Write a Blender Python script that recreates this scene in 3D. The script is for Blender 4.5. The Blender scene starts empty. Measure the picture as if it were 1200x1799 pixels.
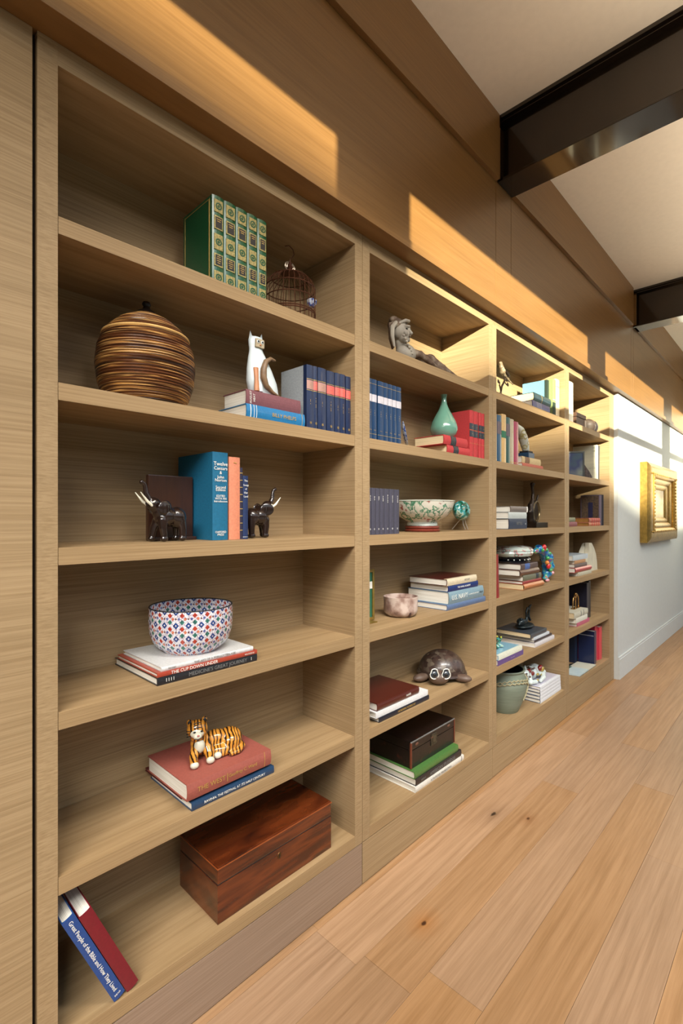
import bpy, bmesh, math, random
from mathutils import Vector, Matrix, Euler
PI = math.pi
random.seed(7)
scene = bpy.context.scene
COL = scene.collection

# ---------------------------------------------------------------- camera
cam_d = bpy.data.cameras.new('camera')
cam = bpy.data.objects.new('camera', cam_d)
COL.objects.link(cam)
cam_d.sensor_fit = 'VERTICAL'
cam_d.sensor_height = 36.0
cam_d.sensor_width = 36.0
cam_d.lens = 36.0 * 859.1 / 1799.0
cam_d.shift_y = 9.2 / 1799.0
cam_d.clip_start = 0.02
cam_d.clip_end = 300
cam.location = (0.0, -1.213, 1.38)
cam.rotation_euler = (PI / 2, 0, math.radians(43.82 - 90))
scene.camera = cam

# ---------------------------------------------------------------- sky, sun, exposure
world = bpy.data.worlds.new('evening_sky')
scene.world = world
world.use_nodes = True
wn = world.node_tree.nodes; wl = world.node_tree.links
bg = wn['Background']
geo = wn.new('ShaderNodeTexCoord'); sep = wn.new('ShaderNodeSeparateXYZ'); ramp = wn.new('ShaderNodeValToRGB')
wl.new(geo.outputs['Generated'], sep.inputs[0]); wl.new(sep.outputs[2], ramp.inputs[0])
ramp.color_ramp.elements[0].position = 0.0; ramp.color_ramp.elements[0].color = (1.0, 0.88, 0.74, 1)
ramp.color_ramp.elements[1].position = 0.45; ramp.color_ramp.elements[1].color = (0.72, 0.86, 1.0, 1)
wl.new(ramp.outputs[0], bg.inputs[0])
bg.inputs[1].default_value = 1.25

sun_d = bpy.data.lights.new('evening_sun', 'SUN')
sun_d.energy = 19.5
sun_d.angle = math.radians(0.55)
sun_d.color = (1.0, 0.93, 0.70)
sun = bpy.data.objects.new('evening_sun', sun_d)
COL.objects.link(sun)
SUN_DIR = Vector((0.95, 1.0, -0.27)).normalized()
sun.rotation_euler = SUN_DIR.to_track_quat('-Z', 'Y').to_euler()
sun.location = (-6, -8, 6)

def area(name, loc, rot, sx, sy, power, color):
    d = bpy.data.lights.new(name, 'AREA'); d.shape = 'RECTANGLE'; d.size = sx; d.size_y = sy
    d.energy = power; d.color = color
    o = bpy.data.objects.new(name, d); COL.objects.link(o); o.location = loc; o.rotation_euler = rot
    return o
# daylight entering through the window wall
for sx_, pw_ in ((-1.35, 54), (1.2, 38), (3.8, 15), (6.3, 6)):
    o_ = area('window_daylight', (sx_, -1.66, 2.86), (0, 0, 0), 2.2, 0.35, pw_, (1.0, 0.965, 0.90))
    o_.rotation_euler = Vector((0.70, 0.72, -1.30)).to_track_quat('-Z', 'Y').to_euler()
    o_.data.spread = math.radians(88)

up_ = area('added_ceiling_fill', (2.0, -1.40, 2.72), (PI, 0, 0), 9.0, 0.25, 50, (1.0, 0.86, 0.66))  # added fill lamp behind the camera to lift the ceiling; not a room fixture
up_.rotation_euler = Vector((0.0, 0.1, 1.0)).to_track_quat('-Z', 'Y').to_euler()
up_.data.spread = math.radians(135)
scene.view_settings.view_transform = 'Standard'
scene.view_settings.look = 'None'
scene.view_settings.gamma = 1.0
scene.view_settings.use_curve_mapping = False
scene.view_settings.exposure = 0.0

# ---------------------------------------------------------------- node helpers
MATS = {}
def new_mat(name):
    m = bpy.data.materials.new(name); m.use_nodes = True
    nt = m.node_tree
    return m, nt, nt.nodes, nt.links, nt.nodes['Principled BSDF']

def srgb(r, g, b):
    def f(c):
        c /= 255.0
        return c / 12.92 if c <= 0.04045 else ((c + 0.055) / 1.055) ** 2.4
    return (f(r), f(g), f(b), 1.0)

def plain(name, rgb, rough=0.5, metal=0.0, vary=0.06, scale=30.0, coat=0.0, bump=0.0, stretch=(1, 1, 1), spec=None):
    """single colour with a little procedural mottling"""
    if name in MATS: return MATS[name]
    m, nt, N, L, P = new_mat(name)
    c = srgb(*rgb)
    tc = N.new('ShaderNodeTexCoord'); mp = N.new('ShaderNodeMapping'); no = N.new('ShaderNodeTexNoise'); rp = N.new('ShaderNodeValToRGB')
    mp.inputs['Scale'].default_value = stretch
    no.inputs['Scale'].default_value = scale; no.inputs['Detail'].default_value = 3
    L.new(tc.outputs['Object'], mp.inputs[0]); L.new(mp.outputs[0], no.inputs['Vector']); L.new(no.outputs['Fac'], rp.inputs[0])
    lo, hi = 1 - vary * 2, 1 + vary * 2
    rp.color_ramp.elements[0].position = 0.3; rp.color_ramp.elements[1].position = 0.7
    rp.color_ramp.elements[0].color = tuple(min(1, v * lo) for v in c[:3]) + (1,)
    rp.color_ramp.elements[1].color = tuple(min(1, v * hi) for v in c[:3]) + (1,)
    L.new(rp.outputs[0], P.inputs['Base Color'])
    P.inputs['Roughness'].default_value = rough; P.inputs['Metallic'].default_value = metal
    if coat: P.inputs['Coat Weight'].default_value = coat; P.inputs['Coat Roughness'].default_value = 0.08
    if spec is not None: P.inputs['Specular IOR Level'].default_value = spec
    if bump:
        b = N.new('ShaderNodeBump'); b.inputs['Strength'].default_value = bump; b.inputs['Distance'].default_value = 0.002
        L.new(no.outputs['Fac'], b.inputs['Height']); L.new(b.outputs[0], P.inputs['Normal'])
    MATS[name] = m
    return m

def oak(name, light, dark, fine=(2.0, 30.0, 190.0), broad=(0.7, 3.0, 7.0), rough=0.55, bump=0.12, knots=False, spec=0.35):
    """rift-cut oak: long fine grain along x, broader tone drift"""
    m, nt, N, L, P = new_mat(name)
    tc = N.new('ShaderNodeTexCoord')
    oi = N.new('ShaderNodeObjectInfo')
    mp = N.new('ShaderNodeMapping'); mp.inputs['Scale'].default_value = fine
    mq = N.new('ShaderNodeMapping'); mq.inputs['Scale'].default_value = broad
    L.new(tc.outputs['Object'], mp.inputs[0]); L.new(tc.outputs['Object'], mq.inputs[0])
    n1 = N.new('ShaderNodeTexNoise'); n1.inputs['Scale'].default_value = 1.0; n1.inputs['Detail'].default_value = 4; n1.inputs['Roughness'].default_value = 0.65
    n2 = N.new('ShaderNodeTexNoise'); n2.inputs['Scale'].default_value = 1.0; n2.inputs['Detail'].default_value = 3
    n2.inputs['Distortion'].default_value = 0.6
    L.new(mp.outputs[0], n1.inputs['Vector']); L.new(mq.outputs[0], n2.inputs['Vector'])
    r1 = N.new('ShaderNodeValToRGB'); r1.color_ramp.elements[0].position = 0.32; r1.color_ramp.elements[1].position = 0.62
    r1.color_ramp.elements[0].color = srgb(*dark); r1.color_ramp.elements[1].color = srgb(*light)
    L.new(n1.outputs['Fac'], r1.inputs[0])
    r2 = N.new('ShaderNodeValToRGB'); r2.color_ramp.elements[0].position = 0.3; r2.color_ramp.elements[1].position = 0.7
    r2.color_ramp.elements[0].color = (0.92, 0.90, 0.86, 1); r2.color_ramp.elements[1].color = (1.05, 1.03, 1.0, 1)
    L.new(n2.outputs['Fac'], r2.inputs[0])
    mx = N.new('ShaderNodeMix'); mx.data_type = 'RGBA'; mx.blend_type = 'MULTIPLY'; mx.inputs[0].default_value = 1.0
    L.new(r1.outputs[0], mx.inputs[6]); L.new(r2.outputs[0], mx.inputs[7])
    out = mx.outputs[2]
    if knots:
        # per-board tone
        hsv = N.new('ShaderNodeHueSaturation')
        mr = N.new('ShaderNodeMapRange'); mr.inputs[3].default_value = 0.88; mr.inputs[4].default_value = 1.08
        fr = N.new('ShaderNodeMath'); fr.operation = 'FRACT'; mk = N.new('ShaderNodeMath'); mk.operation = 'MULTIPLY'; mk.inputs[1].default_value = 7.3
        ms = N.new('ShaderNodeMapRange'); ms.inputs[3].default_value = 0.90; ms.inputs[4].default_value = 1.10
        L.new(oi.outputs['Random'], mk.inputs[0]); L.new(mk.outputs[0], fr.inputs[0]); L.new(fr.outputs[0], ms.inputs[0]); L.new(ms.outputs[0], hsv.inputs['Saturation'])
        L.new(oi.outputs['Random'], mr.inputs[0]); L.new(mr.outputs[0], hsv.inputs['Value']); L.new(out, hsv.inputs['Color'])
        out = hsv.outputs[0]
    L.new(out, P.inputs['Base Color'])
    P.inputs['Roughness'].default_value = rough
    P.inputs['Specular IOR Level'].default_value = spec
    b = N.new('ShaderNodeBump'); b.inputs['Strength'].default_value = bump; b.inputs['Distance'].default_value = 0.0008
    L.new(n1.outputs['Fac'], b.inputs['Height']); L.new(b.outputs[0], P.inputs['Normal'])
    MATS[name] = m
    return m

def mixmat(name, cols, scale=20, stretch=(1, 1, 1), rough=0.3, kind='noise', coat=0.0, metal=0.0, detail=3, bump=0.0, pos=None, const=False, distort=0.0):
    """several colours through a noise / voronoi / wave pattern"""
    m, nt, N, L, P = new_mat(name)
    tc = N.new('ShaderNodeTexCoord'); mp = N.new('ShaderNodeMapping'); mp.inputs['Scale'].default_value = stretch
    L.new(tc.outputs['Object'], mp.inputs[0])
    if kind == 'voronoi':
        n = N.new('ShaderNodeTexVoronoi'); n.inputs['Scale'].default_value = scale
        sp = N.new('ShaderNodeSeparateColor'); L.new(n.outputs['Color'], sp.inputs[0]); out = sp.outputs[0]
    elif kind == 'wave':
        n = N.new('ShaderNodeTexWave'); n.inputs['Scale'].default_value = scale; n.inputs['Distortion'].default_value = distort; n.inputs['Detail'].default_value = 2
        n.inputs['Detail Scale'].default_value = 1.5; out = n.outputs['Fac']
    else:
        n = N.new('ShaderNodeTexNoise'); n.inputs['Scale'].default_value = scale; n.inputs['Detail'].default_value = detail; n.inputs['Distortion'].default_value = distort; out = n.outputs['Fac']
    L.new(mp.outputs[0], n.inputs['Vector'])
    rp = N.new('ShaderNodeValToRGB'); e = rp.color_ramp.elements
    if const: rp.color_ramp.interpolation = 'CONSTANT'
    k = len(cols)
    pos = pos or [i / (k - 1) if not const else i / k for i in range(k)]
    e[0].position = pos[0]; e[0].color = srgb(*cols[0]); e[1].position = pos[-1]; e[1].color = srgb(*cols[-1])
    for i in range(1, k - 1):
        a = e.new(pos[i]); a.color = srgb(*cols[i])
    L.new(out, rp.inputs[0]); L.new(rp.outputs[0], P.inputs['Base Color'])
    P.inputs['Roughness'].default_value = rough; P.inputs['Metallic'].default_value = metal
    if coat: P.inputs['Coat Weight'].default_value = coat; P.inputs['Coat Roughness'].default_value = 0.06
    if bump:
        b = N.new('ShaderNodeBump'); b.inputs['Strength'].default_value = bump; b.inputs['Distance'].default_value = 0.002
        L.new(out, b.inputs['Height']); L.new(b.outputs[0], P.inputs['Normal'])
    return m

# ---------------------------------------------------------------- mesh helpers
def obj(name, bm, mat=None, parent=None, smooth=False, loc=None):
    me = bpy.data.meshes.new(name)
    bmesh.ops.recalc_face_normals(bm, faces=bm.faces[:])
    if smooth:
        for f in bm.faces: f.smooth = True
    bm.to_mesh(me); bm.free()
    if smooth:
        try: me.set_sharp_from_angle(angle=math.radians(38))
        except Exception: pass
    o = bpy.data.objects.new(name, me); COL.objects.link(o)
    if mat is not None:
        for mm in (mat if isinstance(mat, (list, tuple)) else [mat]): me.materials.append(mm)
    if parent is not None: o.parent = parent
    if loc is not None: o.location = loc
    return o

def box(bm, x0, x1, y0, y1, z0, z1, bev=0.0, M=None, mi=0):
    vs = [bm.verts.new((x, y, z)) for x in (x0, x1) for y in (y0, y1) for z in (z0, z1)]
    idx = [(0, 1, 3, 2), (4, 6, 7, 5), (0, 4, 5, 1), (2, 3, 7, 6), (0, 2, 6, 4), (1, 5, 7, 3)]
    fs = [bm.faces.new([vs[i] for i in q]) for q in idx]
    for f in fs: f.material_index = mi
    if M is not None: bmesh.ops.transform(bm, matrix=M, verts=vs)
    if bev > 0:
        es = list({e for f in fs for e in f.edges})
        r = bmesh.ops.bevel(bm, geom=es, offset=bev, segments=2, affect='EDGES', profile=0.6)
        for f in r['faces']: f.material_index = mi
    return vs

def bx(x0, x1, y0, y1, z0, z1, bev=0.0):
    bm = bmesh.new(); box(bm, x0, x1, y0, y1, z0, z1, bev); return bm

def lathe(prof, n=40, sx=1.0, sy=1.0, M=None, bm=None, closed=False):
    """profile [(r,z)...] turned about z"""
    bm = bm or bmesh.new()
    rings = []
    for r, z in prof:
        if r < 1e-6: rings.append([bm.verts.new((0, 0, z))])
        else: rings.append([bm.verts.new((r * sx * math.cos(2 * PI * k / n), r * sy * math.sin(2 * PI * k / n), z)) for k in range(n)])
    pairs = list(zip(rings, rings[1:]))
    if closed: pairs.append((rings[-1], rings[0]))
    for a, b in pairs:
        for k in range(n):
            k2 = (k + 1) % n
            if len(a) == 1 and len(b) == 1: continue
            if len(a) == 1: bm.faces.new((a[0], b[k], b[k2]))
            elif len(b) == 1: bm.faces.new((a[k], b[0], a[k2]))
            else: bm.faces.new((a[k], b[k], b[k2], a[k2]))
    if M is not None: bmesh.ops.transform(bm, matrix=M, verts=[v for r in rings for v in r])
    return bm

def tube(pts, rads, n=10, bm=None, cap=True, closed=False):
    """swept tube through points with a radius at each"""
    bm = bm or bmesh.new()
    pts = [Vector(p) for p in pts]
    if not isinstance(rads, (list, tuple)): rads = [rads] * len(pts)
    rings = []; up = Vector((0, 0, 1)); prev = None
    m = len(pts)
    for i, p in enumerate(pts):
        if closed: t = (pts[(i + 1) % m] - pts[i - 1])
        else: t = (pts[min(i + 1, m - 1)] - pts[max(i - 1, 0)])
        t.normalize()
        if prev is None:
            a = t.cross(up)
            if a.length < 0.05: a = t.cross(Vector((1, 0, 0)))
        else:
            a = prev - t * prev.dot(t)
        a.normalize(); b = t.cross(a); prev = a
        r = rads[i]
        rr = r if isinstance(r, tuple) else (r, r)
        rings.append([bm.verts.new(p + a * rr[0] * math.cos(2 * PI * k / n) + b * rr[1] * math.sin(2 * PI * k / n)) for k in range(n)])
    prs = list(zip(rings, rings[1:]))
    if closed: prs.append((rings[-1], rings[0]))
    for ra, rb in prs:
        for k in range(n):
            bm.faces.new((ra[k], rb[k], rb[(k + 1) % n], ra[(k + 1) % n]))
    if cap and not closed:
        bm.faces.new(rings[0]); bm.faces.new(rings[-1])
    return bm

def ell(c, r, rot=None, bm=None, u=20, v=12):
    """ellipsoid"""
    bm = bm or bmesh.new()
    M = Matrix.Translation(Vector(c))
    if rot is not None: M = M @ Euler(rot).to_matrix().to_4x4()
    M = M @ Matrix.Diagonal((r[0], r[1], r[2], 1))
    bmesh.ops.create_uvsphere(bm, u_segments=u, v_segments=v, radius=1.0, matrix=M)
    return bm

def blob_obj(name, parts, mat, parent=None, voxel=0.0028, it=4):
    """one continuous body: ellipsoids and tapered limbs fused by a voxel remesh. parts: ('e', centre, radii, rot) or ('t', pts, rads)"""
    bm = bmesh.new()
    for p in parts:
        if p[0] == 'e': ell(p[1], p[2], p[3] if len(p) > 3 else None, bm=bm, u=20, v=14)
        else:
            tube(p[1], p[2], 12, bm=bm)
            rs = p[2] if isinstance(p[2], (list, tuple)) else [p[2]] * len(p[1])
            for q, r in ((p[1][0], rs[0]), (p[1][-1], rs[-1])):
                rr = r if isinstance(r, tuple) else (r, r)
                ell(q, (min(rr), min(rr), min(rr)), bm=bm, u=12, v=8)
    o = obj(name, bm, mat, parent)
    md = o.modifiers.new('fuse', 'REMESH'); md.mode = 'VOXEL'; md.voxel_size = voxel; md.use_smooth_shade = True
    sm = o.modifiers.new('soften', 'SMOOTH'); sm.iterations = it; sm.factor = 0.5
    return o

def skin_obj(name, joints, edges, mat, parent=None, sub=2, root=0):
    """continuous body grown from joints (x,y,z,rx,ry) joined by tapered limbs"""
    parts = [('e', j[:3], (j[3], (j[3] + j[4]) / 2, j[4])) for j in joints]
    for a, b in edges:
        A, B = joints[a], joints[b]
        parts.append(('t', [A[:3], [(A[k] + B[k]) / 2 for k in range(3)], B[:3]], [min(A[3], A[4]) * 0.96, (min(A[3], A[4]) + min(B[3], B[4])) / 2 * 0.96, min(B[3], B[4]) * 0.96]))
    small = min(min(j[3], j[4]) for j in joints)
    return blob_obj(name, parts, mat, parent, max(0.0018, min(0.0035, small * 0.45)), 4)

def empty(name, loc=(0, 0, 0), rot=(0, 0, 0), label=None, cat=None, group=None):
    o = bpy.data.objects.new(name, None); COL.objects.link(o)
    o.location = loc; o.rotation_euler = rot; o.empty_display_size = 0.05
    if label: o['label'] = label
    if cat: o['category'] = cat
    if group: o['group'] = group
    return o

def tag(o, label, cat, group=None):
    o['label'] = label; o['category'] = cat
    if group: o['group'] = group
    return o

def struct(name, bm, mat, parent=None):
    o = obj(name, bm, mat, parent)
    if parent is None: o['kind'] = 'structure'
    return o

def text(s, parent, org, xd, yd, size, mat, align='LEFT', sx=1.0, name='title', ext=0.00015, valign='CENTER'):
    """flat lettering as a child of parent: origin, reading direction, up direction (parent space)"""
    c = bpy.data.curves.new(name, 'FONT'); c.body = s; c.size = size; c.align_x = align; c.align_y = valign
    c.extrude = ext; c.resolution_u = 2; c.space_character = 1.0
    o = bpy.data.objects.new(name, c); COL.objects.link(o)
    c.materials.append(mat)
    X = Vector(xd).normalized(); Y = Vector(yd).normalized(); Z = X.cross(Y)
    M = Matrix((X, Y, Z)).transposed().to_4x4(); M.translation = Vector(org)
    o.parent = parent
    o.matrix_local = M @ Matrix.Diagonal((sx, 1, 1, 1))
    return o
# ================================================================ materials of the room
M_OAK = oak('rift_oak', (163, 139, 106), (140, 116, 84))
M_OAKS = oak('rift_oak_side', (163, 139, 106), (140, 116, 84), fine=(30.0, 2.0, 230.0))
M_OAKT = oak('rift_oak_shelf', (162, 136, 101), (141, 115, 81), fine=(2.0, 45.0, 230.0))
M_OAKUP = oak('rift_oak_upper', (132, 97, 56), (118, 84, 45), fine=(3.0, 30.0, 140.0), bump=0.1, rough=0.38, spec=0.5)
M_FLOOR = oak('floor_oak', (166, 131, 98), (144, 110, 78), fine=(2.2, 60.0, 20.0), broad=(0.9, 6.0, 3.0), rough=0.42, bump=0.12, knots=True, spec=0.4)
M_KNOT = plain('knot_brown', (96, 70, 48), 0.6, vary=0.3, scale=60)
M_WHITE = plain('white_plaster', (194, 197, 195), 0.7, vary=0.01)
M_CEIL = plain('ceiling_plaster', (238, 228, 214), 0.85, vary=0.01)
M_STEEL = plain('dark_bronze_steel', (50, 42, 35), 0.26, 0.9, vary=0.06, scale=6, coat=1.0)
M_GAP = plain('shadow_gap_dark', (34, 24, 18), 0.8)
M_GRASS = plain('outdoor_lawn', (92, 96, 62), 0.95, vary=0.2, scale=2)
M_HILL = plain('outdoor_hill', (60, 66, 44), 0.95, vary=0.2, scale=0.6)
M_PAVE = plain('outdoor_paving', (176, 164, 146), 0.9, vary=0.05, scale=4)

YW = -0.05      # face of the upper panelling
ZB, ZP, ZL, ZF, ZC = 0.203, 0.161, 2.44, 3.10, 3.428
WINY = -1.6

# ---------------------------------------------------------------- floor: individual boards
floor = struct('floor', bx(-4.0, 7.6, -1.75, 0.35, -0.06, -0.014), M_GAP)
# knots in the boards' own colour
def add_knots(mat, knots):
    nt = mat.node_tree; N, L = nt.nodes, nt.links; P = N['Principled BSDF']
    src = P.inputs['Base Color'].links[0].from_socket
    tc = N.new('ShaderNodeTexCoord')
    for (x, y, rx, ry, dark, halo) in knots:
        sub = N.new('ShaderNodeVectorMath'); sub.operation = 'SUBTRACT'; sub.inputs[1].default_value = (x, y, 0)
        mul = N.new('ShaderNodeVectorMath'); mul.operation = 'MULTIPLY'; mul.inputs[1].default_value = (1 / rx, 1 / ry, 0)
        noi = N.new('ShaderNodeTexNoise'); noi.inputs['Scale'].default_value = 60
        L.new(tc.outputs['Object'], noi.inputs['Vector'])
        ln = N.new('ShaderNodeVectorMath'); ln.operation = 'LENGTH'
        ad = N.new('ShaderNodeMath'); ad.operation = 'ADD'
        ml = N.new('ShaderNodeMath'); ml.operation = 'MULTIPLY'; ml.inputs[1].default_value = 1.2
        L.new(tc.outputs['Object'], sub.inputs[0]); L.new(sub.outputs[0], mul.inputs[0]); L.new(mul.outputs[0], ln.inputs[0])
        L.new(noi.outputs['Fac'], ml.inputs[0]); L.new(ln.outputs['Value'], ad.inputs[0]); L.new(ml.outputs[0], ad.inputs[1])
        rp = N.new('ShaderNodeValToRGB'); mr = N.new('ShaderNodeMapRange'); mr.inputs[1].default_value = 0.5; mr.inputs[2].default_value = 8.0
        L.new(ad.outputs[0], mr.inputs[0]); L.new(mr.outputs[0], rp.inputs[0])
        e = rp.color_ramp.elements
        e[0].position = 0.0; e[0].color = dark; e[1].position = 1.0; e[1].color = (1, 1, 1, 1)
        a = e.new(0.09); a.color = dark
        b = e.new(0.17); b.color = halo
        c = e.new(0.45); c.color = tuple(0.5 + 0.5 * v for v in halo[:3]) + (1,)
        mx = N.new('ShaderNodeMix'); mx.data_type = 'RGBA'; mx.blend_type = 'MULTIPLY'; mx.inputs[0].default_value = 1.0
        L.new(src, mx.inputs[6]); L.new(rp.outputs[0], mx.inputs[7]); src = mx.outputs[2]
    L.new(src, P.inputs['Base Color'])
add_knots(M_FLOOR, [(2.13, -0.148, 0.020, 0.009, (0.10, 0.09, 0.08, 1), (0.72, 0.70, 0.70, 1)),
                    (2.208, -0.279, 0.011, 0.007, (0.22, 0.13, 0.08, 1), (0.8, 0.72, 0.66, 1)),
                    (1.393, -0.265, 0.012, 0.008, (0.18, 0.12, 0.08, 1), (0.98, 0.80, 0.58, 1))])

PW = 0.176
edge = 0.152
rows = []
y = edge
while y > -1.6:
    rows.append((y - PW, y)); y -= PW
random.seed(11)
for r, (ya, yb) in enumerate(rows):
    if abs(yb + 0.2) < 0.01: cuts = [-4.0, -2.3, -0.6, 1.16, 2.58, 4.35, 6.1, 7.6]
    else:
        cuts = [-4.0]; x = -4.0 + random.uniform(0.5, 1.8)
        while x < 7.2: cuts.append(x); x += random.uniform(1.5, 2.2)
        cuts.append(7.6)
    for a, b in zip(cuts, cuts[1:]):
        struct('board', bx(a + 0.0004, b - 0.0004, ya + 0.0004, yb - 0.0004, -0.014, random.uniform(-0.0004, 0.0), 0.0008), M_FLOOR, floor)

# ---------------------------------------------------------------- ceiling and beams
ceiling = struct('ceiling', bx(-4.0, 7.6, -1.75, 0.35, ZC, ZC + 0.1), M_CEIL)
def steel_beam(x, label):
    """I-section running across the gallery"""
    o = empty('ceiling_beam', (x, 0, 0)); o['kind'] = 'structure'; o['label'] = label
    w = 0.17; y0, y1 = -1.49, YW - 0.001
    obj('bottom_flange', bx(0, w, y0, y1, ZF, ZF + 0.012, 0.0015), M_STEEL, o)
    obj('web', bx(w / 2 - 0.006, w / 2 + 0.006, y0, y1, ZF + 0.012, ZC - 0.03), M_STEEL, o)
    obj('top_flange', bx(0, w, y0, y1, ZC - 0.03, ZC - 0.018, 0.0015), M_STEEL, o)
    obj('ceiling_plate', bx(-0.012, w + 0.012, y0, y1, ZC - 0.018, ZC - 0.0005), M_STEEL, o)
    obj('side_plate', bx(0.034, 0.038, y0, y1, ZF + 0.012, ZC - 0.03), M_STEEL, o)
    return o
steel_beam(2.367, 'dark steel beam nearer the camera, crossing the ceiling above the second bookcase')
steel_beam(5.02, 'dark steel beam farther off, crossing the ceiling beyond the last bookcase')
steel_beam(-0.29, 'dark steel beam above and behind the camera')
steel_beam(-2.9, 'dark steel beam at the left end of the gallery')

# ---------------------------------------------------------------- north wall: oak panelling above the ledge
north = struct('wall_north', bx(-4.0, 7.6, 0.32, 0.45, 0.0, ZC), M_WHITE)
G = 0.0016
xs = [-4.0, -2.91, -2.73, -0.30, -0.12, 2.353, 2.530, 4.96, 5.045, 7.6]
for a, b in zip(xs, xs[1:]):
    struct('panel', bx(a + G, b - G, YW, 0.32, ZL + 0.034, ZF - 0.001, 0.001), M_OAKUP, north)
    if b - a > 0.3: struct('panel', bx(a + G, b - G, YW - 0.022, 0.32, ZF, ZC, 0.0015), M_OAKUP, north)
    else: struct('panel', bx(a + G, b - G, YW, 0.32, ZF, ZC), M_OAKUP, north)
struct('backing', bx(-4.0, 7.6, 0.0, 0.318, ZL + 0.03, ZC), M_GAP, north)
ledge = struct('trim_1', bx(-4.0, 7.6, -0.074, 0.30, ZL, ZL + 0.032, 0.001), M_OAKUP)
# plaster part of the wall right of the bookcases
plaster = struct('plaster', bx(4.625, 7.6, -0.030, 0.32, 0.0, ZL - 0.004), M_WHITE, north)
struct('reveal', bx(4.625, 7.6, -0.024, 0.32, ZL - 0.004, ZL), M_GAP, north)
base = struct('baseboard_north', bx(4.628, 7.6, -0.045, -0.030, 0.0, 0.17, 0.002), M_WHITE)
struct('cap', bx(4.628, 7.6, -0.041, -0.030, 0.17, 0.19, 0.003), M_WHITE, base)
# tall oak panel left of the bookcases
lp = struct('wall_left', bx(-4.0, 0.300, 0.0, 0.32, 0.0, ZL - 0.001, 0.001), M_OAK)
struct('recess', bx(0.300, 0.309, 0.02, 0.30, 0.0, ZL), M_GAP, north)
# end walls
struct('wall_east', bx(7.6, 7.72, -1.75, 0.45, 0.0, ZC), M_WHITE)
struct('wall_west', bx(-4.12, -4.0, -1.75, 0.45, 0.0, ZC), M_WHITE)
# window wall opposite: sill, header, columns and bars
win = struct('wall_south', bx(-4.0, 7.6, WINY - 0.12, WINY + 0.02, 3.13, ZC), M_WHITE)
struct('sill', bx(-4.0, 7.6, WINY - 0.12, WINY + 0.02, -0.05, 0.35), M_WHITE, win)
for k in range(-1, 4):
    x0 = [-2.79, -0.19, 2.40, 4.935, 7.45][k + 1]
    struct('column', bx(x0, x0 + 0.235, WINY - 0.1, WINY + 0.1, 0.35, 3.13), M_STEEL, win)
struct('transom', bx(-4.0, 7.6, WINY - 0.03, WINY + 0.03, 2.495, 2.555), M_STEEL, win)
# outdoors beyond the windows: paving, lawn and the wooded ridge that cuts off the low sun
struct('terrace', bx(-40, 40, -9, -1.75, -0.2, -0.1), M_PAVE)
struct('ground', bx(-90, 90, -60, -9, -0.22, -0.12), M_GRASS)
prof = [(x, z - 0.03) for x, z in [(-90, 11.5), (-40, 10.4), (-23.2, 9.36), (-22.5, 9.33), (-22.0, 9.10), (-21.3, 8.94), (-20.2, 8.73), (-19.1, 8.42), (-18.4, 8.27), (-17.1, 8.13), (-8, 7.8), (10, 7.2), (40, 6.5), (90, 6.0)]]
bm = bmesh.new()
cols = [[bm.verts.new((x, -25, -0.2)), bm.verts.new((x, -25.0, z)), bm.verts.new((x, -32, z - 0.5)), bm.verts.new((x, -45, -0.2))] for x, z in prof]
for a, b in zip(cols, cols[1:]):
    for k in range(3): bm.faces.new((a[k], b[k], b[k + 1], a[k + 1]))
struct('hillside', bm, M_HILL)

# ================================================================ bookcases
UX = [(0.309, 1.3765), (1.379, 2.418), (2.4205, 3.507), (3.5095, 4.5375)]
SH = [0.572, 0.942, 1.3115, 1.682, 2.054]
M_PL1 = oak('plinth_oak_grey', (150, 128, 110), (132, 110, 92), bump=0.15)
ULAB = ['tall oak bookcase nearest the camera, with the rattan jar and elephant bookends',
        'second oak bookcase from the left, with the celadon vase and black chest',
        'third oak bookcase from the left, with the white porcelain cat and roped pot',
        'last oak bookcase, beside the white wall, with framed photos and red books']
for u, (a, b) in enumerate(UX):
    o = empty('bookcase', (a, 0, 0), label=ULAB[u], cat='bookcase', group='built-in oak bookcases along the wall')
    w = b - a; st = 0.0405
    M = M_OAK
    obj('side_panel', bx(0, st, 0, 0.30, ZP, ZL - 0.001, 0.0008), M_OAKS, o)
    obj('side_panel', bx(w - st, w, 0, 0.30, ZP, ZL - 0.001, 0.0008), M_OAKS, o)
    obj('back_panel', bx(st, w - st, 0.288, 0.30, ZP, ZL - 0.001), M, o)
    obj('top_rail', bx(st, w - st, 0, 0.288, 2.389, ZL - 0.001, 0.0006), M, o)
    obj('bottom_shelf', bx(st, w - st, 0, 0.288, ZP, ZB, 0.0006), M_OAKT, o)
    for z in SH:
        obj('shelf', bx(st + 0.001, w - st - 0.001, 0.0012, 0.287, z - 0.0393, z, 0.0006), M_OAKT, o)
    obj('plinth', bx(0.0008, w - 0.0008, 0.001, 0.05, 0.004, ZP - 0.0035, 0.0008), M_PL1 if u == 0 else M, o)
obj('filler_panel', bx(4.5395, 4.6235, 0.0, 0.30, 0.004, ZL - 0.001, 0.0008), M_OAK, north)
struct('backing', bx(1.3768, 1.3787, 0.015, 0.29, 0, ZL - 0.01), M_GAP, north); struct('backing', bx(2.4183, 2.4202, 0.015, 0.29, 0, ZL - 0.01), M_GAP, north); struct('backing', bx(3.5073, 3.5092, 0.015, 0.29, 0, ZL - 0.01), M_GAP, north)
struct('backing', bx(0.32, 4.53, 0.06, 0.28, 0, ZP - 0.004), M_GAP, north)
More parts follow.
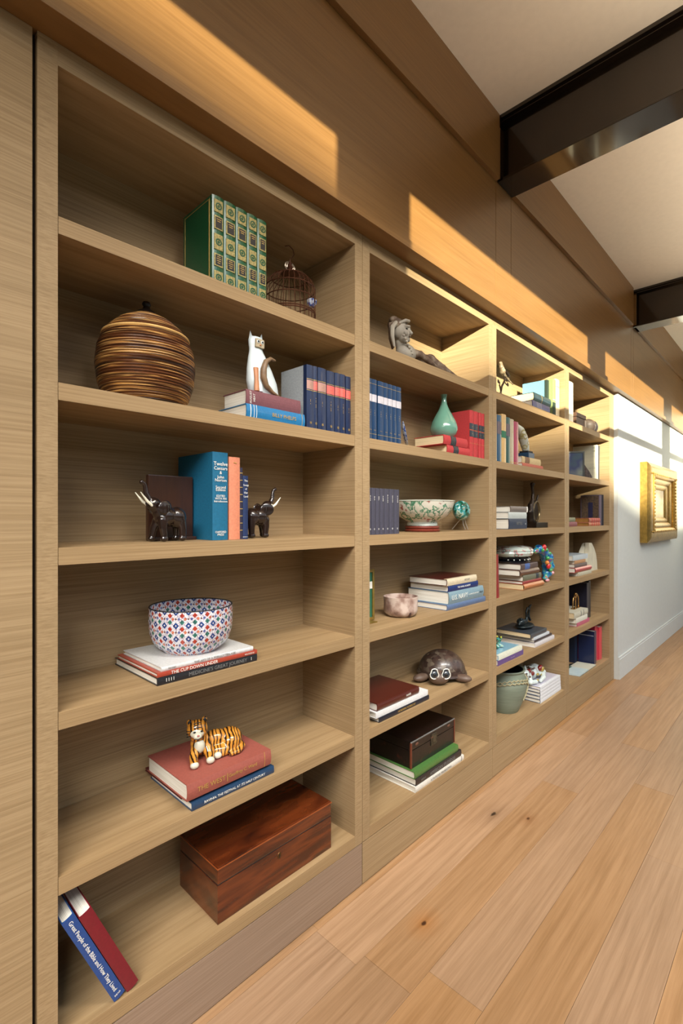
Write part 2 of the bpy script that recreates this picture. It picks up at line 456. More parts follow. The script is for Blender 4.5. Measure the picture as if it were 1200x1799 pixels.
# ================================================================ books
def pages_mat():
    m, nt, N, L, P = new_mat('paper_edges')
    tc = N.new('ShaderNodeTexCoord'); mp = N.new('ShaderNodeMapping'); mp.inputs['Scale'].default_value = (900, 4, 4)
    no = N.new('ShaderNodeTexNoise'); no.inputs['Scale'].default_value = 1; rp = N.new('ShaderNodeValToRGB')
    rp.color_ramp.elements[0].color = srgb(196, 188, 172); rp.color_ramp.elements[1].color = srgb(236, 232, 222)
    rp.color_ramp.elements[0].position = 0.3; rp.color_ramp.elements[1].position = 0.65
    L.new(tc.outputs['Object'], mp.inputs[0]); L.new(mp.outputs[0], no.inputs['Vector']); L.new(no.outputs['Fac'], rp.inputs[0]); L.new(rp.outputs[0], P.inputs['Base Color'])
    P.inputs['Roughness'].default_value = 0.8
    return m
M_PAGE = pages_mat()
M_PAGEOLD = plain('old_paper', (212, 190, 150), 0.85, vary=0.08, scale=1, stretch=(700, 4, 4))
M_INKW = plain('white_print', (232, 230, 222), 0.6, vary=0.0)
M_GOLD = plain('gilt_print', (206, 172, 96), 0.4, 0.5, vary=0.03)
M_INKB = plain('black_print', (24, 22, 22), 0.6, vary=0.0)
M_INKG = plain('grey_print', (120, 120, 118), 0.6, vary=0.0)
INK = {'w': M_INKW, 'g': M_GOLD, 'k': M_INKB, 'y': M_INKG}

def cloth(rgb, rough=0.62, coat=0.0):
    return plain('cloth_%d_%d_%d' % rgb + ('_g' if coat else ''), rgb, 0.3 if coat else rough, vary=0.05, scale=160, bump=0.0 if coat else 0.15, coat=coat)

def book_parts(root, t, h, d, cov, pages=M_PAGE, bulge=0.003, over=0.003, board=0.0024, titles=(), bands=(), spine=None):
    """local frame: thickness along x (0..t), spine facing -y, height along z"""
    n = 6
    def arc(b, k0=0, k1=n): return [(t * k / n, -b * math.sin(PI * k / n)) for k in range(k0, k1 + 1)]
    outer = [(0, d)] + arc(bulge) + [(t, d)]
    inner = [(board, d)] + [(min(max(x, board), t - board), y + board + 0.001) for x, y in arc(bulge)] + [(t - board, d)]
    def strip(o, i, z0, z1):
        bm = bmesh.new()
        q = [[bm.verts.new((x, y, z)) for (x, y) in r] for z in (z0, z1) for r in (o, i)]
        for a, b in ((q[0], q[2]), (q[1], q[3]), (q[0], q[1]), (q[2], q[3])):
            for k in range(len(o) - 1): bm.faces.new((a[k], a[k + 1], b[k + 1], b[k]))
        for k in (0, -1): bm.faces.new((q[0][k], q[1][k], q[3][k], q[2][k]))
        return bm
    obj('cover', strip(outer, inner, 0, h), cov, root)
    if spine is not None:
        e = 0.0005
        o = [(-e, 0.016)] + [(x + (-e if k == 0 else e if k == n else 0), y - e) for k, (x, y) in enumerate(arc(bulge))] + [(t + e, 0.016)]
        i = [(0.0002, 0.016)] + [(x, y + 0.0002) for x, y in arc(bulge)] + [(t - 0.0002, 0.016)]
        obj('spine_cloth', strip(o, i, 0.0, h), spine, root)
    pb = obj('page_block', bx(board, t - board, board * 0.5 + 0.001, d - 0.004, over, h - over), pages, root)
    for (z0, z1, mat) in bands:
        o = [(x, y - 0.0008) for x, y in arc(bulge)]; i = [(x, y + 0.0004) for x, y in arc(bulge)]
        obj('spine_band', strip(o, i, h * z0, h * z1), mat, root)
    for (s, size, zc, mode, ink) in titles:
        y = -bulge - 0.0012
        if mode == 'd':
            text(s, root, (t / 2, y, h * zc), (0, 0, -1), (1, 0, 0), size, INK[ink], 'CENTER')
        else:
            text(s, root, (t / 2, y, h * zc), (1, 0, 0), (0, 0, 1), size, INK[ink], 'CENTER')
    return root

def stand(label, x0, x1, y, d, z, h, cov, lean=0.0, rz=0.0, group=None, name='book', ry=None, **kw):
    """upright book, spine towards the room"""
    t = x1 - x0; d = min(d, 0.284 - y)
    r = empty(name, (x0, y, z), (0, lean, rz), label, 'book', group)
    return book_parts(r, t, h, d, cov, **kw)

def lay(label, x0, x1, y, d, z, t, cov, rz=0.0, group=None, name='book', **kw):
    """book lying flat, spine towards the room"""
    h = x1 - x0; d = min(d, 0.284 - y)
    r = empty(name, (x0 + h * math.cos(rz), y + h * math.sin(rz), z), (0, -PI / 2, rz), label, 'book', group)
    return book_parts(r, t, h, d, cov, **kw)

# ---------------------------------------------------------------- bookcase one
ORD = ['leftmost', 'second from the left', 'third from the left', 'fourth from the left', 'fifth from the left', 'sixth from the left', 'seventh from the left', 'eighth from the left']
C0, C1, C2, C3, C4, C5 = 2.0545, 1.6825, 1.312, 0.9425, 0.5725, 0.2035
# five green gilt volumes
M_GREEN = cloth((14, 76, 46), coat=0.25); M_GILTP = plain('gilt_panel', (158, 144, 92), 0.4, 0.3, vary=0.2, scale=240)
M_BLKL = cloth((26, 26, 30), coat=0.2)
gx = [0.762, 0.802, 0.8435, 0.884, 0.9225, 0.959]
for k in range(5):
    t = gx[k + 1] - gx[k] - 0.0015
    h = 0.262; x0 = gx[k]
    r = stand('green gilt-spined volume on the top shelf, %s of five' % (ORD[k] if k < 4 else 'rightmost'), x0, x0 + t, 0.038, 0.165, C0, h, M_GREEN,
              bulge=0.004, pages=M_PAGEOLD, group='green gilt volumes on the top shelf')
    for (z0, z1, kind) in ((0.025, 0.165, 'g'), (0.215, 0.355, 'b'), (0.40, 0.575, 'g'), (0.625, 0.775, 'b'), (0.815, 0.955, 'g')):
        zc = h * (z0 + z1) / 2
        obj('gilt_frame', bx(0.005, t - 0.005, -0.0052, -0.002, h * z0, h * z1, 0.0008), M_GILTP, r)
        if kind == 'b':
            obj('black_label', bx(0.0085, t - 0.0085, -0.0058, -0.003, h * z0 + 0.004, h * z1 - 0.004), M_BLKL, r)
            for j, w in enumerate((0.6, 0.8, 0.7, 0.5) if z0 < 0.5 else (0.8, 0.6)):
                ww = (t - 0.02) * w / 2
                obj('label_line', bx(t / 2 - ww, t / 2 + ww, -0.0062, -0.0055, zc + 0.009 - j * 0.006, zc + 0.0105 - j * 0.006), M_GOLD, r)
        else:
            bm = lathe([(0.0108, 0), (0.0108, 0.001), (0.007, 0.0012), (0.007, 0)], 8, closed=True)
            bmesh.ops.transform(bm, matrix=Matrix.Translation((t / 2, -0.0052, zc)) @ Matrix.Rotation(PI / 2, 4, 'X'), verts=bm.verts[:])
            obj('gilt_rosette', bm, M_GREEN, r)
            bm = bmesh.new(); box(bm, -0.0035, 0.0035, -0.0062, -0.0050, -0.0035, 0.0035, M=Matrix.Translation((t / 2, 0, zc)) @ Matrix.Rotation(PI / 4, 4, 'Y'))
            obj('gilt_rosette', bm, M_GREEN, r)
    if k == 0:
        for (a, b, c, d2) in ((0.012, 0.0135, 0.006, h - 0.006), (0.016, 0.0175, 0.010, h - 0.010), (0.155, 0.1565, 0.006, h - 0.006)):
            obj('gilt_line', bx(-0.0006, 0.0, a, b, c, d2), M_GOLD, r)
        for zz in (0.008, h - 0.0095): obj('gilt_line', bx(-0.0006, 0.0, 0.012, 0.1565, zz, zz + 0.0015), M_GOLD, r)

# two books under the cat, seven navy volumes
lay('sky blue hardback lying under the plum book beside the navy set', 0.868, 1.104, 0.020, 0.155, C1, 0.043, cloth((38, 110, 158), coat=0.2),
    titles=[('BILLY PHELPS', 0.017, 0.38, 'd', 'g')], bands=[(0.93, 0.94, M_INKW), (0.88, 0.885, M_INKW), (0.84, 0.845, M_INKW), (0.05, 0.055, M_GOLD)])
lay('plum hardback lying directly under the white cat figurine', 0.874, 1.094, 0.030, 0.125, C1 + 0.0435, 0.046, cloth((112, 66, 72)),
    titles=[('AUGUST', 0.010, 0.93, 'f', 'w'), ('HEAT', 0.010, 0.87, 'f', 'w')], bands=[])
M_NAVY = cloth((24, 38, 70), coat=0.35); M_SALM = plain('salmon_label', (214, 96, 88), 0.5); M_TANL = plain('tan_label', (170, 130, 118), 0.5)
nx = [(1.114, 1.1455), (1.146, 1.1635), (1.1665, 1.2055), (1.2095, 1.247), (1.2505, 1.2765), (1.2775, 1.305), (1.3085, 1.3335)]
for k, (a, b) in enumerate(nx):
    lab = M_TANL if k in (0, 2) else M_SALM
    stand('navy salmon-labelled volume beside the white cat, %s of seven' % (ORD[k] if k < 6 else 'rightmost'), a, b, 0.02, 0.135, C1, 0.216 + 0.001 * (k % 3), M_NAVY if k else cloth((150, 156, 160)),
          bulge=0.003, spine=M_NAVY if k == 0 else None, bands=[(0.62, 0.76, lab), (0.775, 0.782, M_GOLD), (0.6, 0.607, M_GOLD)], pages=M_PAGEOLD,
          titles=[('--', 0.010, 0.71, 'f', 'g'), ('- -', 0.010, 0.66, 'f', 'g'), ('- -- ---' if k % 2 else '-- -', 0.014, 0.42, 'd', 'g'), ('*', 0.024, 0.07, 'f', 'g')],
          group='navy volumes at the right of the first bookcase')

# books between the elephant bookends
M_TEAL = cloth((14, 96, 130)); M_PEACH = cloth((206, 128, 98)); M_DNAVY = cloth((22, 42, 84))
r = stand('tall teal hardback with white spine lettering between the elephant bookends', 0.777, 0.829, 0.06, 0.205, C2, 0.262, M_TEAL, bulge=0.002, bands=[])
for s, sz, zc in (('Twelve', 0.0165, 0.865), ('Caesars', 0.0145, 0.815), ('&', 0.013, 0.765), ('John', 0.013, 0.715), ('Norton', 0.013, 0.68), ('Second', 0.012, 0.60), ('Edition', 0.012, 0.57), ('EDITED', 0.009, 0.50), ('WITH AN', 0.009, 0.47), ('Introduction', 0.009, 0.44), ('OXFORD', 0.009, 0.09), ('PRESS', 0.009, 0.06)):
    text(s, r, (0.026, -0.0034, 0.262 * zc), (1, 0, 0), (0, 0, 1), sz, M_INKW, 'CENTER')
r = stand('peach cloth hardback between the teal book and the thin navy books', 0.8345, 0.874, 0.062, 0.18, C2, 0.252, M_PEACH, bulge=0.003)
text('~', r, (0.02, -0.0045, 0.235), (1, 0, 0), (0, 0, 1), 0.022, M_GOLD, 'CENTER')
stand('thin dark book with tiny gold bands right of the peach book', 0.8765, 0.887, 0.066, 0.15, C2, 0.222, cloth((36, 34, 58)), bulge=0.001, bands=[(0.12 + 0.1 * k, 0.13 + 0.1 * k, M_GOLD) for k in range(9)])
r = stand('navy hardback with white lettering beside the right elephant bookend', 0.888, 0.907, 0.066, 0.15, C2, 0.198, M_DNAVY, bulge=0.002, bands=[(0.03, 0.035, M_INKW)])
for s, zc in (('The', 0.92), ('Songs', 0.85), ('of', 0.79), ('Our', 0.73), ('Land', 0.67)):
    text(s, r, (0.0095, -0.0034, 0.198 * zc), (1, 0, 0), (0, 0, 1), 0.0085, M_INKW, 'CENTER')

# stack under the patterned bowl
lay('black hardback at the bottom of the stack under the patterned bowl', 0.583, 0.899, 0.008, 0.272, C3, 0.0205, cloth((34, 34, 38), coat=0.2), bulge=0.001,
    titles=[("MEDICINE'S GREAT JOURNEY", 0.0145, 0.42, 'd', 'y'), ('I I I I', 0.013, 0.89, 'd', 'w'), ('I', 0.013, 0.07, 'd', 'w')])
lay('rust red hardback in the middle of the stack under the patterned bowl', 0.584, 0.900, 0.009, 0.255, C3 + 0.0208, 0.0115, cloth((158, 62, 44), coat=0.2), bulge=0.001,
    titles=[('THE CUP DOWN UNDER', 0.0125, 0.66, 'd', 'w'), ('ROUTLEDGE', 0.006, 0.09, 'd', 'w')])
lay('white hardback directly under the patterned porcelain bowl', 0.597, 0.889, 0.014, 0.24, C3 + 0.0326, 0.0115, cloth((206, 206, 204), coat=0.2), bulge=0.0015,
    titles=[('THE ART OF A FORGOTTEN AGE', 0.009, 0.45, 'd', 'y'), ('FISCHER', 0.006, 0.9, 'd', 'y')])
# stack under the tiger
lay('blue hardback with silver lettering at the bottom under the tiger', 0.683, 0.967, 0.012, 0.25, C4, 0.0225, cloth((36, 62, 92), coat=0.25), bulge=0.002,
    titles=[('RAVINIA: THE FESTIVAL AT ITS HALF CENTURY', 0.0100, 0.50, 'd', 'w')])
lay('slim oxblood hardback between the blue book and the big red one', 0.672, 0.94, 0.05, 0.225, C4 + 0.0228, 0.0085, cloth((84, 26, 24)), bulge=0.001)
lay('thick faded red hardback directly under the ceramic tiger', 0.669, 0.955, 0.013, 0.238, C4 + 0.0316, 0.046, cloth((150, 80, 68)), bulge=0.004,
    titles=[('THE WEST', 0.019, 0.74, 'd', 'g'), ('|', 0.026, 0.56, 'd', 'g'), ('Geoffrey C. Ward', 0.0135, 0.37, 'd', 'g')], bands=[(0.085, 0.09, M_GOLD)])
# two leaning books at the lower left
def leaning(label, xb, t, h, d, y, ang, cov, **kw):
    r = empty('book', (xb, y, C5), (0, ang, 0), label, 'book')
    return book_parts(r, t, h, d, cov, **kw)
LA = -math.radians(24.2)
leaning('bright blue hardback with white spine title leaning at the lower left corner', 0.474, 0.028, 0.283, 0.20, 0.006, LA, cloth((28, 68, 130), coat=0.3), bulge=0.002,
        titles=[('Great People of the Bible and How They Lived', 0.0130, 0.53, 'd', 'w'), ('READ', 0.006, 0.05, 'f', 'w')])
leaning('maroon hardback leaning against the bright blue book at the lower left', 0.5065, 0.030, 0.272, 0.20, 0.008, LA, cloth((112, 18, 34), coat=0.3), bulge=0.002)

# ---------------------------------------------------------------- bookcase two
M_B2 = cloth((16, 50, 86), coat=0.3); M_PALEL = plain('pale_label', (196, 190, 196), 0.5)
bxs = [1.428, 1.446, 1.4655, 1.496, 1.503, 1.540, 1.567, 1.598, 1.624, 1.655]
spans = [(1.446, 1.465), (1.466, 1.4945), (1.501, 1.538), (1.539, 1.566), (1.567, 1.596), (1.597, 1.6225), (1.6235, 1.655)]
spans = [(1.4265, 1.445)] + spans
for k, (a, b) in enumerate(spans):
    stand('blue pale-labelled volume left of the celadon vase, %s of eight' % (ORD[k] if k < 7 else 'rightmost'), a, b - 0.0008, 0.028, 0.15, C1, 0.24, M_B2, bulge=0.002,
          bands=[(0.63, 0.75, M_PALEL), (0.1, 0.105, M_GOLD), (0.92, 0.925, M_GOLD)], titles=[('* *', 0.01, 0.16, 'f', 'g'), ('- -- -', 0.012, 0.45, 'd', 'g')],
          group='blue volumes with pale labels')
M_RED = cloth((176, 52, 54)); M_BLK2 = cloth((44, 50, 58), coat=0.2)
def black_labels(z0, z1): return [(z0, z1, M_BLK2)]
lay('red law book with black label, lower of the pair under the celadon vase', 2.004, 2.215, 0.024, 0.17, C1, 0.0405, M_RED, pages=M_PAGEOLD, bulge=0.005, bands=[(0.52, 0.74, M_BLK2), (0.6, 0.61, M_GOLD), (0.66, 0.67, M_GOLD)])
lay('red law book with a black label directly under the celadon vase', 1.972, 2.188, 0.022, 0.165, C1 + 0.0408, 0.043, M_RED, pages=M_PAGEOLD, bulge=0.005, bands=[(0.5, 0.72, M_BLK2), (0.58, 0.59, M_GOLD), (0.64, 0.65, M_GOLD)])
for k, (a, b, ya) in enumerate([(2.222, 2.266, 0.026), (2.2665, 2.3105, 0.026), (2.313, 2.3425, 0.024), (2.343, 2.374, 0.024)]):
    stand('upright red law book beside the stacked pair, %s of four' % (ORD[k] if k < 3 else 'rightmost'), a, b - 0.0006, ya, 0.135, C1, 0.238, M_RED, bulge=0.004, pages=M_PAGEOLD,
          bands=[(0.44, 0.57, M_BLK2), (0.595, 0.725, M_BLK2), (0.58, 0.585, M_GOLD), (0.3, 0.303, M_GOLD)], titles=[('--', 0.014, 0.66, 'f', 'g'), ('--', 0.014, 0.51, 'f', 'g')],
          group='red law books in the second bookcase')
M_GRV = cloth((62, 60, 74))
gx = [1.4265, 1.449, 1.4755, 1.502, 1.5285, 1.5605, 1.592, 1.626]
for k in range(7):
    stand('charcoal volume beside the footed bowl, %s of seven' % (ORD[k] if k < 6 else 'rightmost'), gx[k], gx[k + 1] - 0.0012, 0.016, 0.14, C2, 0.182, M_GRV, bulge=0.003,
          titles=[(['=-==', '=-=', '==-', '=-==', '=-=-==', '==-==', '=-==='][k], 0.011, 0.78, 'd', 'w'), ('*', 0.018, 0.1, 'f', 'w')], group='charcoal volumes in the second bookcase')
# navy stack with the pottery cup beside it
lay('slate blue hardback at the bottom of the four beside the pottery cup', 1.990, 2.362, 0.014, 0.17, C3, 0.0265, cloth((84, 104, 138), coat=0.2), bulge=0.003)
lay('thick pale blue hardback with U.S. NAVY lettering in the stack of four', 2.003, 2.336, 0.014, 0.235, C3 + 0.0268, 0.058, cloth((116, 142, 154), coat=0.2), bulge=0.006,
    titles=[('U.S. NAVY', 0.033, 0.72, 'd', 'w'), ('A COMPLETE HISTORY', 0.010, 0.32, 'd', 'w'), ('HLLA', 0.014, 0.09, 'd', 'k')])
lay('royal blue hardback second from the top of the stack of four', 2.003, 2.286, 0.016, 0.22, C3 + 0.0851, 0.030, cloth((18, 42, 100), coat=0.2), bulge=0.003, titles=[('THE NAVAL ACADEMY', 0.012, 0.5, 'd', 'w')])
r = lay('cream spined hardback with a dark red cover on top of the stack of four', 1.988, 2.268, 0.014, 0.215, C3 + 0.1154, 0.031, cloth((74, 26, 22), coat=0.35), bulge=0.003, spine=cloth((206, 192, 164), coat=0.2), titles=[('HISTORY', 0.013, 0.35, 'd', 'y')])
# three on the shelf below
lay('black hardback, bottom of the three books left of the ceramic turtle', 1.487, 1.835, 0.010, 0.215, C4, 0.0195, cloth((28, 32, 44), coat=0.25), bulge=0.001, titles=[('NORMAN MORROW', 0.013, 0.48, 'd', 'g')])
lay('white paperback in the middle of the three left of the ceramic turtle', 1.470, 1.829, 0.012, 0.215, C4 + 0.0198, 0.0235, cloth((218, 218, 218), coat=0.2), bulge=0.001)
lay('dark brown leather book on top of the three left of the ceramic turtle', 1.482, 1.765, 0.016, 0.225, C4 + 0.0436, 0.030, cloth((78, 30, 22), coat=0.6), bulge=0.003, titles=[('OAKES', 0.011, 0.28, 'd', 'w')])
# stack under the black chest
lay('white hardback at the bottom of the stack under the black chest', 1.722, 2.125, 0.004, 0.27, C5, 0.0245, cloth((216, 212, 202), coat=0.2), bulge=0.002, titles=[('A TASTE FOR THE BEAUTIFUL', 0.013, 0.5, 'd', 'y')], bands=[(0.05, 0.06, M_INKG)])
lay('black hardback with grey lettering in the middle of the stack under the black chest', 1.730, 2.105, 0.006, 0.27, C5 + 0.0248, 0.0295, cloth((38, 34, 34), coat=0.25), bulge=0.002, titles=[('AMERICAN SPLENDOR', 0.021, 0.44, 'd', 'y'), ('GREENE', 0.010, 0.86, 'd', 'y')])
lay('green hardback directly under the black chest', 1.724, 2.082, 0.010, 0.27, C5 + 0.0546, 0.0305, cloth((72, 112, 54), coat=0.2), bulge=0.003)

# ---------------------------------------------------------------- bookcase three
lay('violet hardback with pale lines at the bottom of the pair on the top shelf', 2.998, 3.275, 0.03, 0.155, C0, 0.052, cloth((84, 84, 132), coat=0.2), bulge=0.004, bands=[(0.75 - 0.06 * k, 0.756 - 0.06 * k, M_INKW) for k in range(5)])
lay('dark teal book with cream pages lying on the violet hardback', 3.020, 3.290, 0.03, 0.150, C0 + 0.0523, 0.052, cloth((30, 58, 66), coat=0.3), bulge=0.006, pages=M_PAGEOLD, bands=[(0.55, 0.56, M_GOLD)])
bm_ = stand('upright sky blue picture book on the top shelf of the third bookcase', 3.296, 3.330, 0.055, 0.165, C0, 0.242, cloth((104, 160, 186), coat=0.3), bulge=0.001, spine=cloth((30, 46, 38)))
stand('upright sage green book with dark speckled base beside the sky blue one', 3.3315, 3.384, 0.03, 0.16, C0, 0.250, cloth((124, 136, 92), coat=0.2), bulge=0.002, bands=[(0.0, 0.38, cloth((34, 52, 40))), (0.45, 0.46, M_INKW)])
stand('upright cream book at the right end of the top shelf of the third bookcase', 3.386, 3.452, 0.03, 0.16, C0, 0.262, cloth((226, 204, 160), coat=0.2), bulge=0.003, bands=[(0.8, 0.81, M_GOLD)])
ups = [(2.4625, 2.494, 0.268, (198, 158, 122)), (2.495, 2.527, 0.262, (176, 150, 120)), (2.530, 2.582, 0.262, (38, 76, 104)), (2.584, 2.640, 0.275, (202, 164, 104)), (2.641, 2.690, 0.265, (28, 76, 74)), (2.692, 2.738, 0.262, (178, 164, 138)), (2.740, 2.800, 0.255, (156, 38, 76))]
nm = ['light tan', 'beige', 'slate blue', 'straw yellow', 'dark green', 'stone', 'raspberry pink']
for (a, b, h, c), n_ in zip(ups, nm):
    stand(n_ + ' upright novel in the row left of the curved porcelain ornament', a, b - 0.001, 0.03, 0.15, C1, h, cloth(c, coat=0.2), bulge=0.003,
          bands=[(0.52, 0.66, cloth((46, 110, 82)))] if n_ == 'straw yellow' else ([(0.6, 0.86, cloth((104, 92, 98)))] if n_ in ('slate blue', 'dark green') else [(0.05, 0.06, M_GOLD)]),
          titles=[('-=-=-', 0.018, 0.75, 'd', 'g')] if n_ in ('raspberry pink', 'stone') else [], group='upright novels in the third bookcase')
lay('small salmon book at the bottom of the low pair beside the novels', 2.90, 3.215, 0.05, 0.12, C1, 0.030, cloth((178, 96, 78)), bulge=0.003)
lay('small cream book on top of the low pair beside the novels', 2.905, 3.19, 0.055, 0.115, C1 + 0.0303, 0.040, cloth((196, 172, 128)), bulge=0.003, bands=[(0.62, 0.85, cloth((128, 96, 70)))])
lay('dark navy hardback, bottom of the three beside the bronze ring sculpture', 2.654, 2.895, 0.02, 0.2, C2, 0.060, cloth((44, 52, 74), coat=0.2), bulge=0.002, titles=[('FIFTIES', 0.026, 0.45, 'd', 'y'), ('o', 0.02, 0.1, 'd', 'w')])
lay('pale grey hardback in the middle of the three beside the bronze ring sculpture', 2.648, 2.890, 0.02, 0.2, C2 + 0.0603, 0.037, cloth((182, 188, 186), coat=0.2), bulge=0.002)
lay('taupe hardback on top of the three beside the bronze ring sculpture', 2.672, 2.905, 0.02, 0.21, C2 + 0.0976, 0.034, cloth((110, 98, 92), coat=0.2), bulge=0.002, bands=[(0.0, 0.06, M_INKW)])
# five-book stack
r = empty('book', (2.480, 0.012, C3), (0, -0.05, 0), 'dark red book standing upright at the left end beside the stack with the porcelain box', 'book')
book_parts(r, 0.04, 0.235, 0.17, cloth((128, 36, 34), coat=0.2), bulge=0.004)
lay('caramel leather book at the bottom of the stack under the porcelain box', 2.862, 3.160, 0.028, 0.24, C3, 0.034, cloth((176, 106, 60), coat=0.3), bulge=0.010, pages=M_PAGEOLD)
lay('brick red hardback second from the bottom under the porcelain box', 2.860, 3.140, 0.030, 0.27, C3 + 0.0343, 0.018, cloth((140, 44, 42), coat=0.2), bulge=0.002)
lay('grey green hardback in the middle of the stack under the porcelain box', 2.864, 3.135, 0.030, 0.26, C3 + 0.0526, 0.034, cloth((104, 104, 84), coat=0.2), bulge=0.003, bands=[(0.15, 0.3, M_BLK2)])
lay('brown leather book second from the top under the porcelain box', 2.815, 3.090, 0.030, 0.25, C3 + 0.0869, 0.035, cloth((88, 56, 44), coat=0.3), bulge=0.010)
lay('brown hardback with a blue spine patch directly under the porcelain box', 2.834, 3.080, 0.030, 0.26, C3 + 0.1222, 0.035, cloth((84, 66, 62), coat=0.2), bulge=0.003, bands=[(0.5, 0.78, cloth((72, 96, 150)))])
# magazines and dark stack
lay('purple softcover with white lettering at the bottom of the front pair', 2.5, 2.822, 0.010, 0.20, C4, 0.030, cloth((92, 70, 130), coat=0.2), bulge=0.001, titles=[('--- -- ----', 0.014, 0.45, 'd', 'w')])
lay('pale blue picture book lying on the purple softcover', 2.5, 2.800, 0.008, 0.205, C4 + 0.0303, 0.026, cloth((132, 176, 196), coat=0.3), bulge=0.001, spine=cloth((210, 212, 196)))
lay('white spined hardback at the bottom of the stack under the dragon', 3.010, 3.325, 0.018, 0.255, C4, 0.026, cloth((206, 202, 206), coat=0.2), bulge=0.002)
lay('charcoal hardback second from the bottom under the dragon', 3.020, 3.300, 0.024, 0.26, C4 + 0.0263, 0.016, cloth((56, 46, 52), coat=0.2), bulge=0.001)
lay('white softcover third from the bottom under the dragon', 3.015, 3.262, 0.026, 0.255, C4 + 0.0426, 0.017, cloth((200, 206, 214), coat=0.2), bulge=0.001)
lay('dark slate hardback with cream pages directly under the dragon', 2.975, 3.225, 0.030, 0.225, C4 + 0.0599, 0.028, cloth((62, 68, 76), coat=0.3), bulge=0.002, pages=M_PAGEOLD)
for k, (t, x1, lab) in enumerate([(0.022, 3.445, 'lowest'), (0.021, 3.44, 'second from the bottom'), (0.021, 3.44, 'third from the bottom'), (0.021, 3.435, 'fourth from the bottom'), (0.016, 3.432, 'topmost')]):
    lay('white-spined atlas volume under the porcelain cat, %s of its stack' % lab, 3.094 - 0.002 * (k % 2), x1, 0.018, 0.225, C5 + 0.0008 + [0, 0.0223, 0.0436, 0.0649, 0.0862][k], t, cloth((74, 84, 104), coat=0.2) if k < 4 else cloth((196, 192, 206), coat=0.3), bulge=0.001,
        spine=cloth((214, 216, 220)), group='white atlas volumes under the porcelain cat')

# ---------------------------------------------------------------- bookcase four
stand('tall white upright book against the left side of the last bookcase', 3.63, 3.722, 0.03, 0.15, C0, 0.296, cloth((222, 214, 188), coat=0.2), bulge=0.004)
stand('slim dark spined book at the left end of the last bookcase, top shelf', 3.585, 3.628, 0.028, 0.15, C0, 0.315, cloth((196, 194, 184), coat=0.2), bulge=0.002)
lay('pink cloth book at the lower left of the third shelf in the last bookcase', 3.56, 3.860, 0.05, 0.13, C2, 0.034, cloth((126, 74, 78)), bulge=0.003)
lay('sage cloth book lying on the pink cloth book', 3.56, 3.835, 0.055, 0.13, C2 + 0.0343, 0.032, cloth((118, 118, 92)), bulge=0.004)
lay('ribbed tan book at the bottom of the pair below the patterned book', 4.065, 4.345, 0.030, 0.11, C2, 0.026, cloth((172, 110, 78)), bulge=0.004, bands=[(0.1 + 0.2 * k, 0.16 + 0.2 * k, M_RED) for k in range(4)], pages=plain('gilt_edges', (150, 104, 50), 0.5))
lay('ribbed red book on top of the pair below the patterned book', 4.065, 4.340, 0.030, 0.11, C2 + 0.0263, 0.036, cloth((160, 92, 74)), bulge=0.005, bands=[(0.1 + 0.2 * k, 0.16 + 0.2 * k, M_RED) for k in range(4)], pages=plain('gilt_edges', (150, 104, 50), 0.5))
r = stand('patterned dark book with a blue arch on its cover, behind the ribbed pair', 4.348, 4.405, 0.035, 0.145, C2, 0.250, cloth((92, 80, 96)), bulge=0.002)
obj('cover_art', bx(-0.0012, 0.0, 0.006, 0.138, 0.060, 0.244), mixmat('plaque_pattern', [(46, 38, 34), (96, 78, 56), (58, 48, 44), (110, 92, 64)], scale=70, rough=0.5, detail=5), r)
obj('blue_arch', bx(-0.002, -0.0012, 0.050, 0.085, 0.064, 0.190), plain('arch_blue', (34, 36, 66), 0.4), r)
stand('upright black book against the right side of the last bookcase', 4.407, 4.462, 0.035, 0.14, C2, 0.255, cloth((24, 22, 34)), bulge=0.002)
lay('cream hardback at the bottom of the stack beside the white sail sculpture', 3.815, 4.122, 0.028, 0.18, C3, 0.030, cloth((186, 180, 158)), bulge=0.002)
lay('red leather book second from the bottom beside the white sail sculpture', 3.745, 4.100, 0.026, 0.18, C3 + 0.0303, 0.036, cloth((168, 40, 50), coat=0.3), bulge=0.008)
lay('grey brown hardback in the middle beside the white sail sculpture', 3.752, 4.02, 0.030, 0.18, C3 + 0.0666, 0.028, cloth((104, 90, 84)), bulge=0.002)
lay('tan hardback second from the top beside the white sail sculpture', 3.752, 3.985, 0.030, 0.18, C3 + 0.0949, 0.026, cloth((176, 132, 92)), bulge=0.002)
lay('pale blue white softcover on top of the stack beside the sail sculpture', 3.710, 4.035, 0.028, 0.19, C3 + 0.1212, 0.038, cloth((180, 190, 196), coat=0.2), bulge=0.001)
lay('pink softcover at the bottom of the stack under the brass pieces', 3.795, 4.075, 0.028, 0.16, C4, 0.028, cloth((180, 92, 112)), bulge=0.001)
lay('white softcover in the middle of the stack under the brass pieces', 3.772, 4.025, 0.028, 0.16, C4 + 0.0283, 0.038, cloth((208, 206, 192)), bulge=0.002)
lay('cream hardback with a grey top directly under the brass pieces', 3.735, 4.035, 0.028, 0.17, C4 + 0.0666, 0.042, cloth((184, 180, 162)), bulge=0.003, pages=M_PAGEOLD, bands=[(0.3, 0.34, M_INKG), (0.5, 0.54, M_INKG)])
stand('large near black album standing behind the brass pieces', 4.215, 4.262, 0.075, 0.20, C4, 0.295, cloth((22, 26, 36), coat=0.2), bulge=0.001)
stand('second near black album with a silver edge at the right of the shelf', 4.150, 4.200, 0.070, 0.205, C4, 0.285, cloth((28, 28, 44), coat=0.2), bulge=0.001)
stand('dark navy album at the back left of the bottom shelf in the last bookcase', 4.150, 4.212, 0.160, 0.12, C5, 0.272, cloth((24, 38, 62), coat=0.2), bulge=0.001)
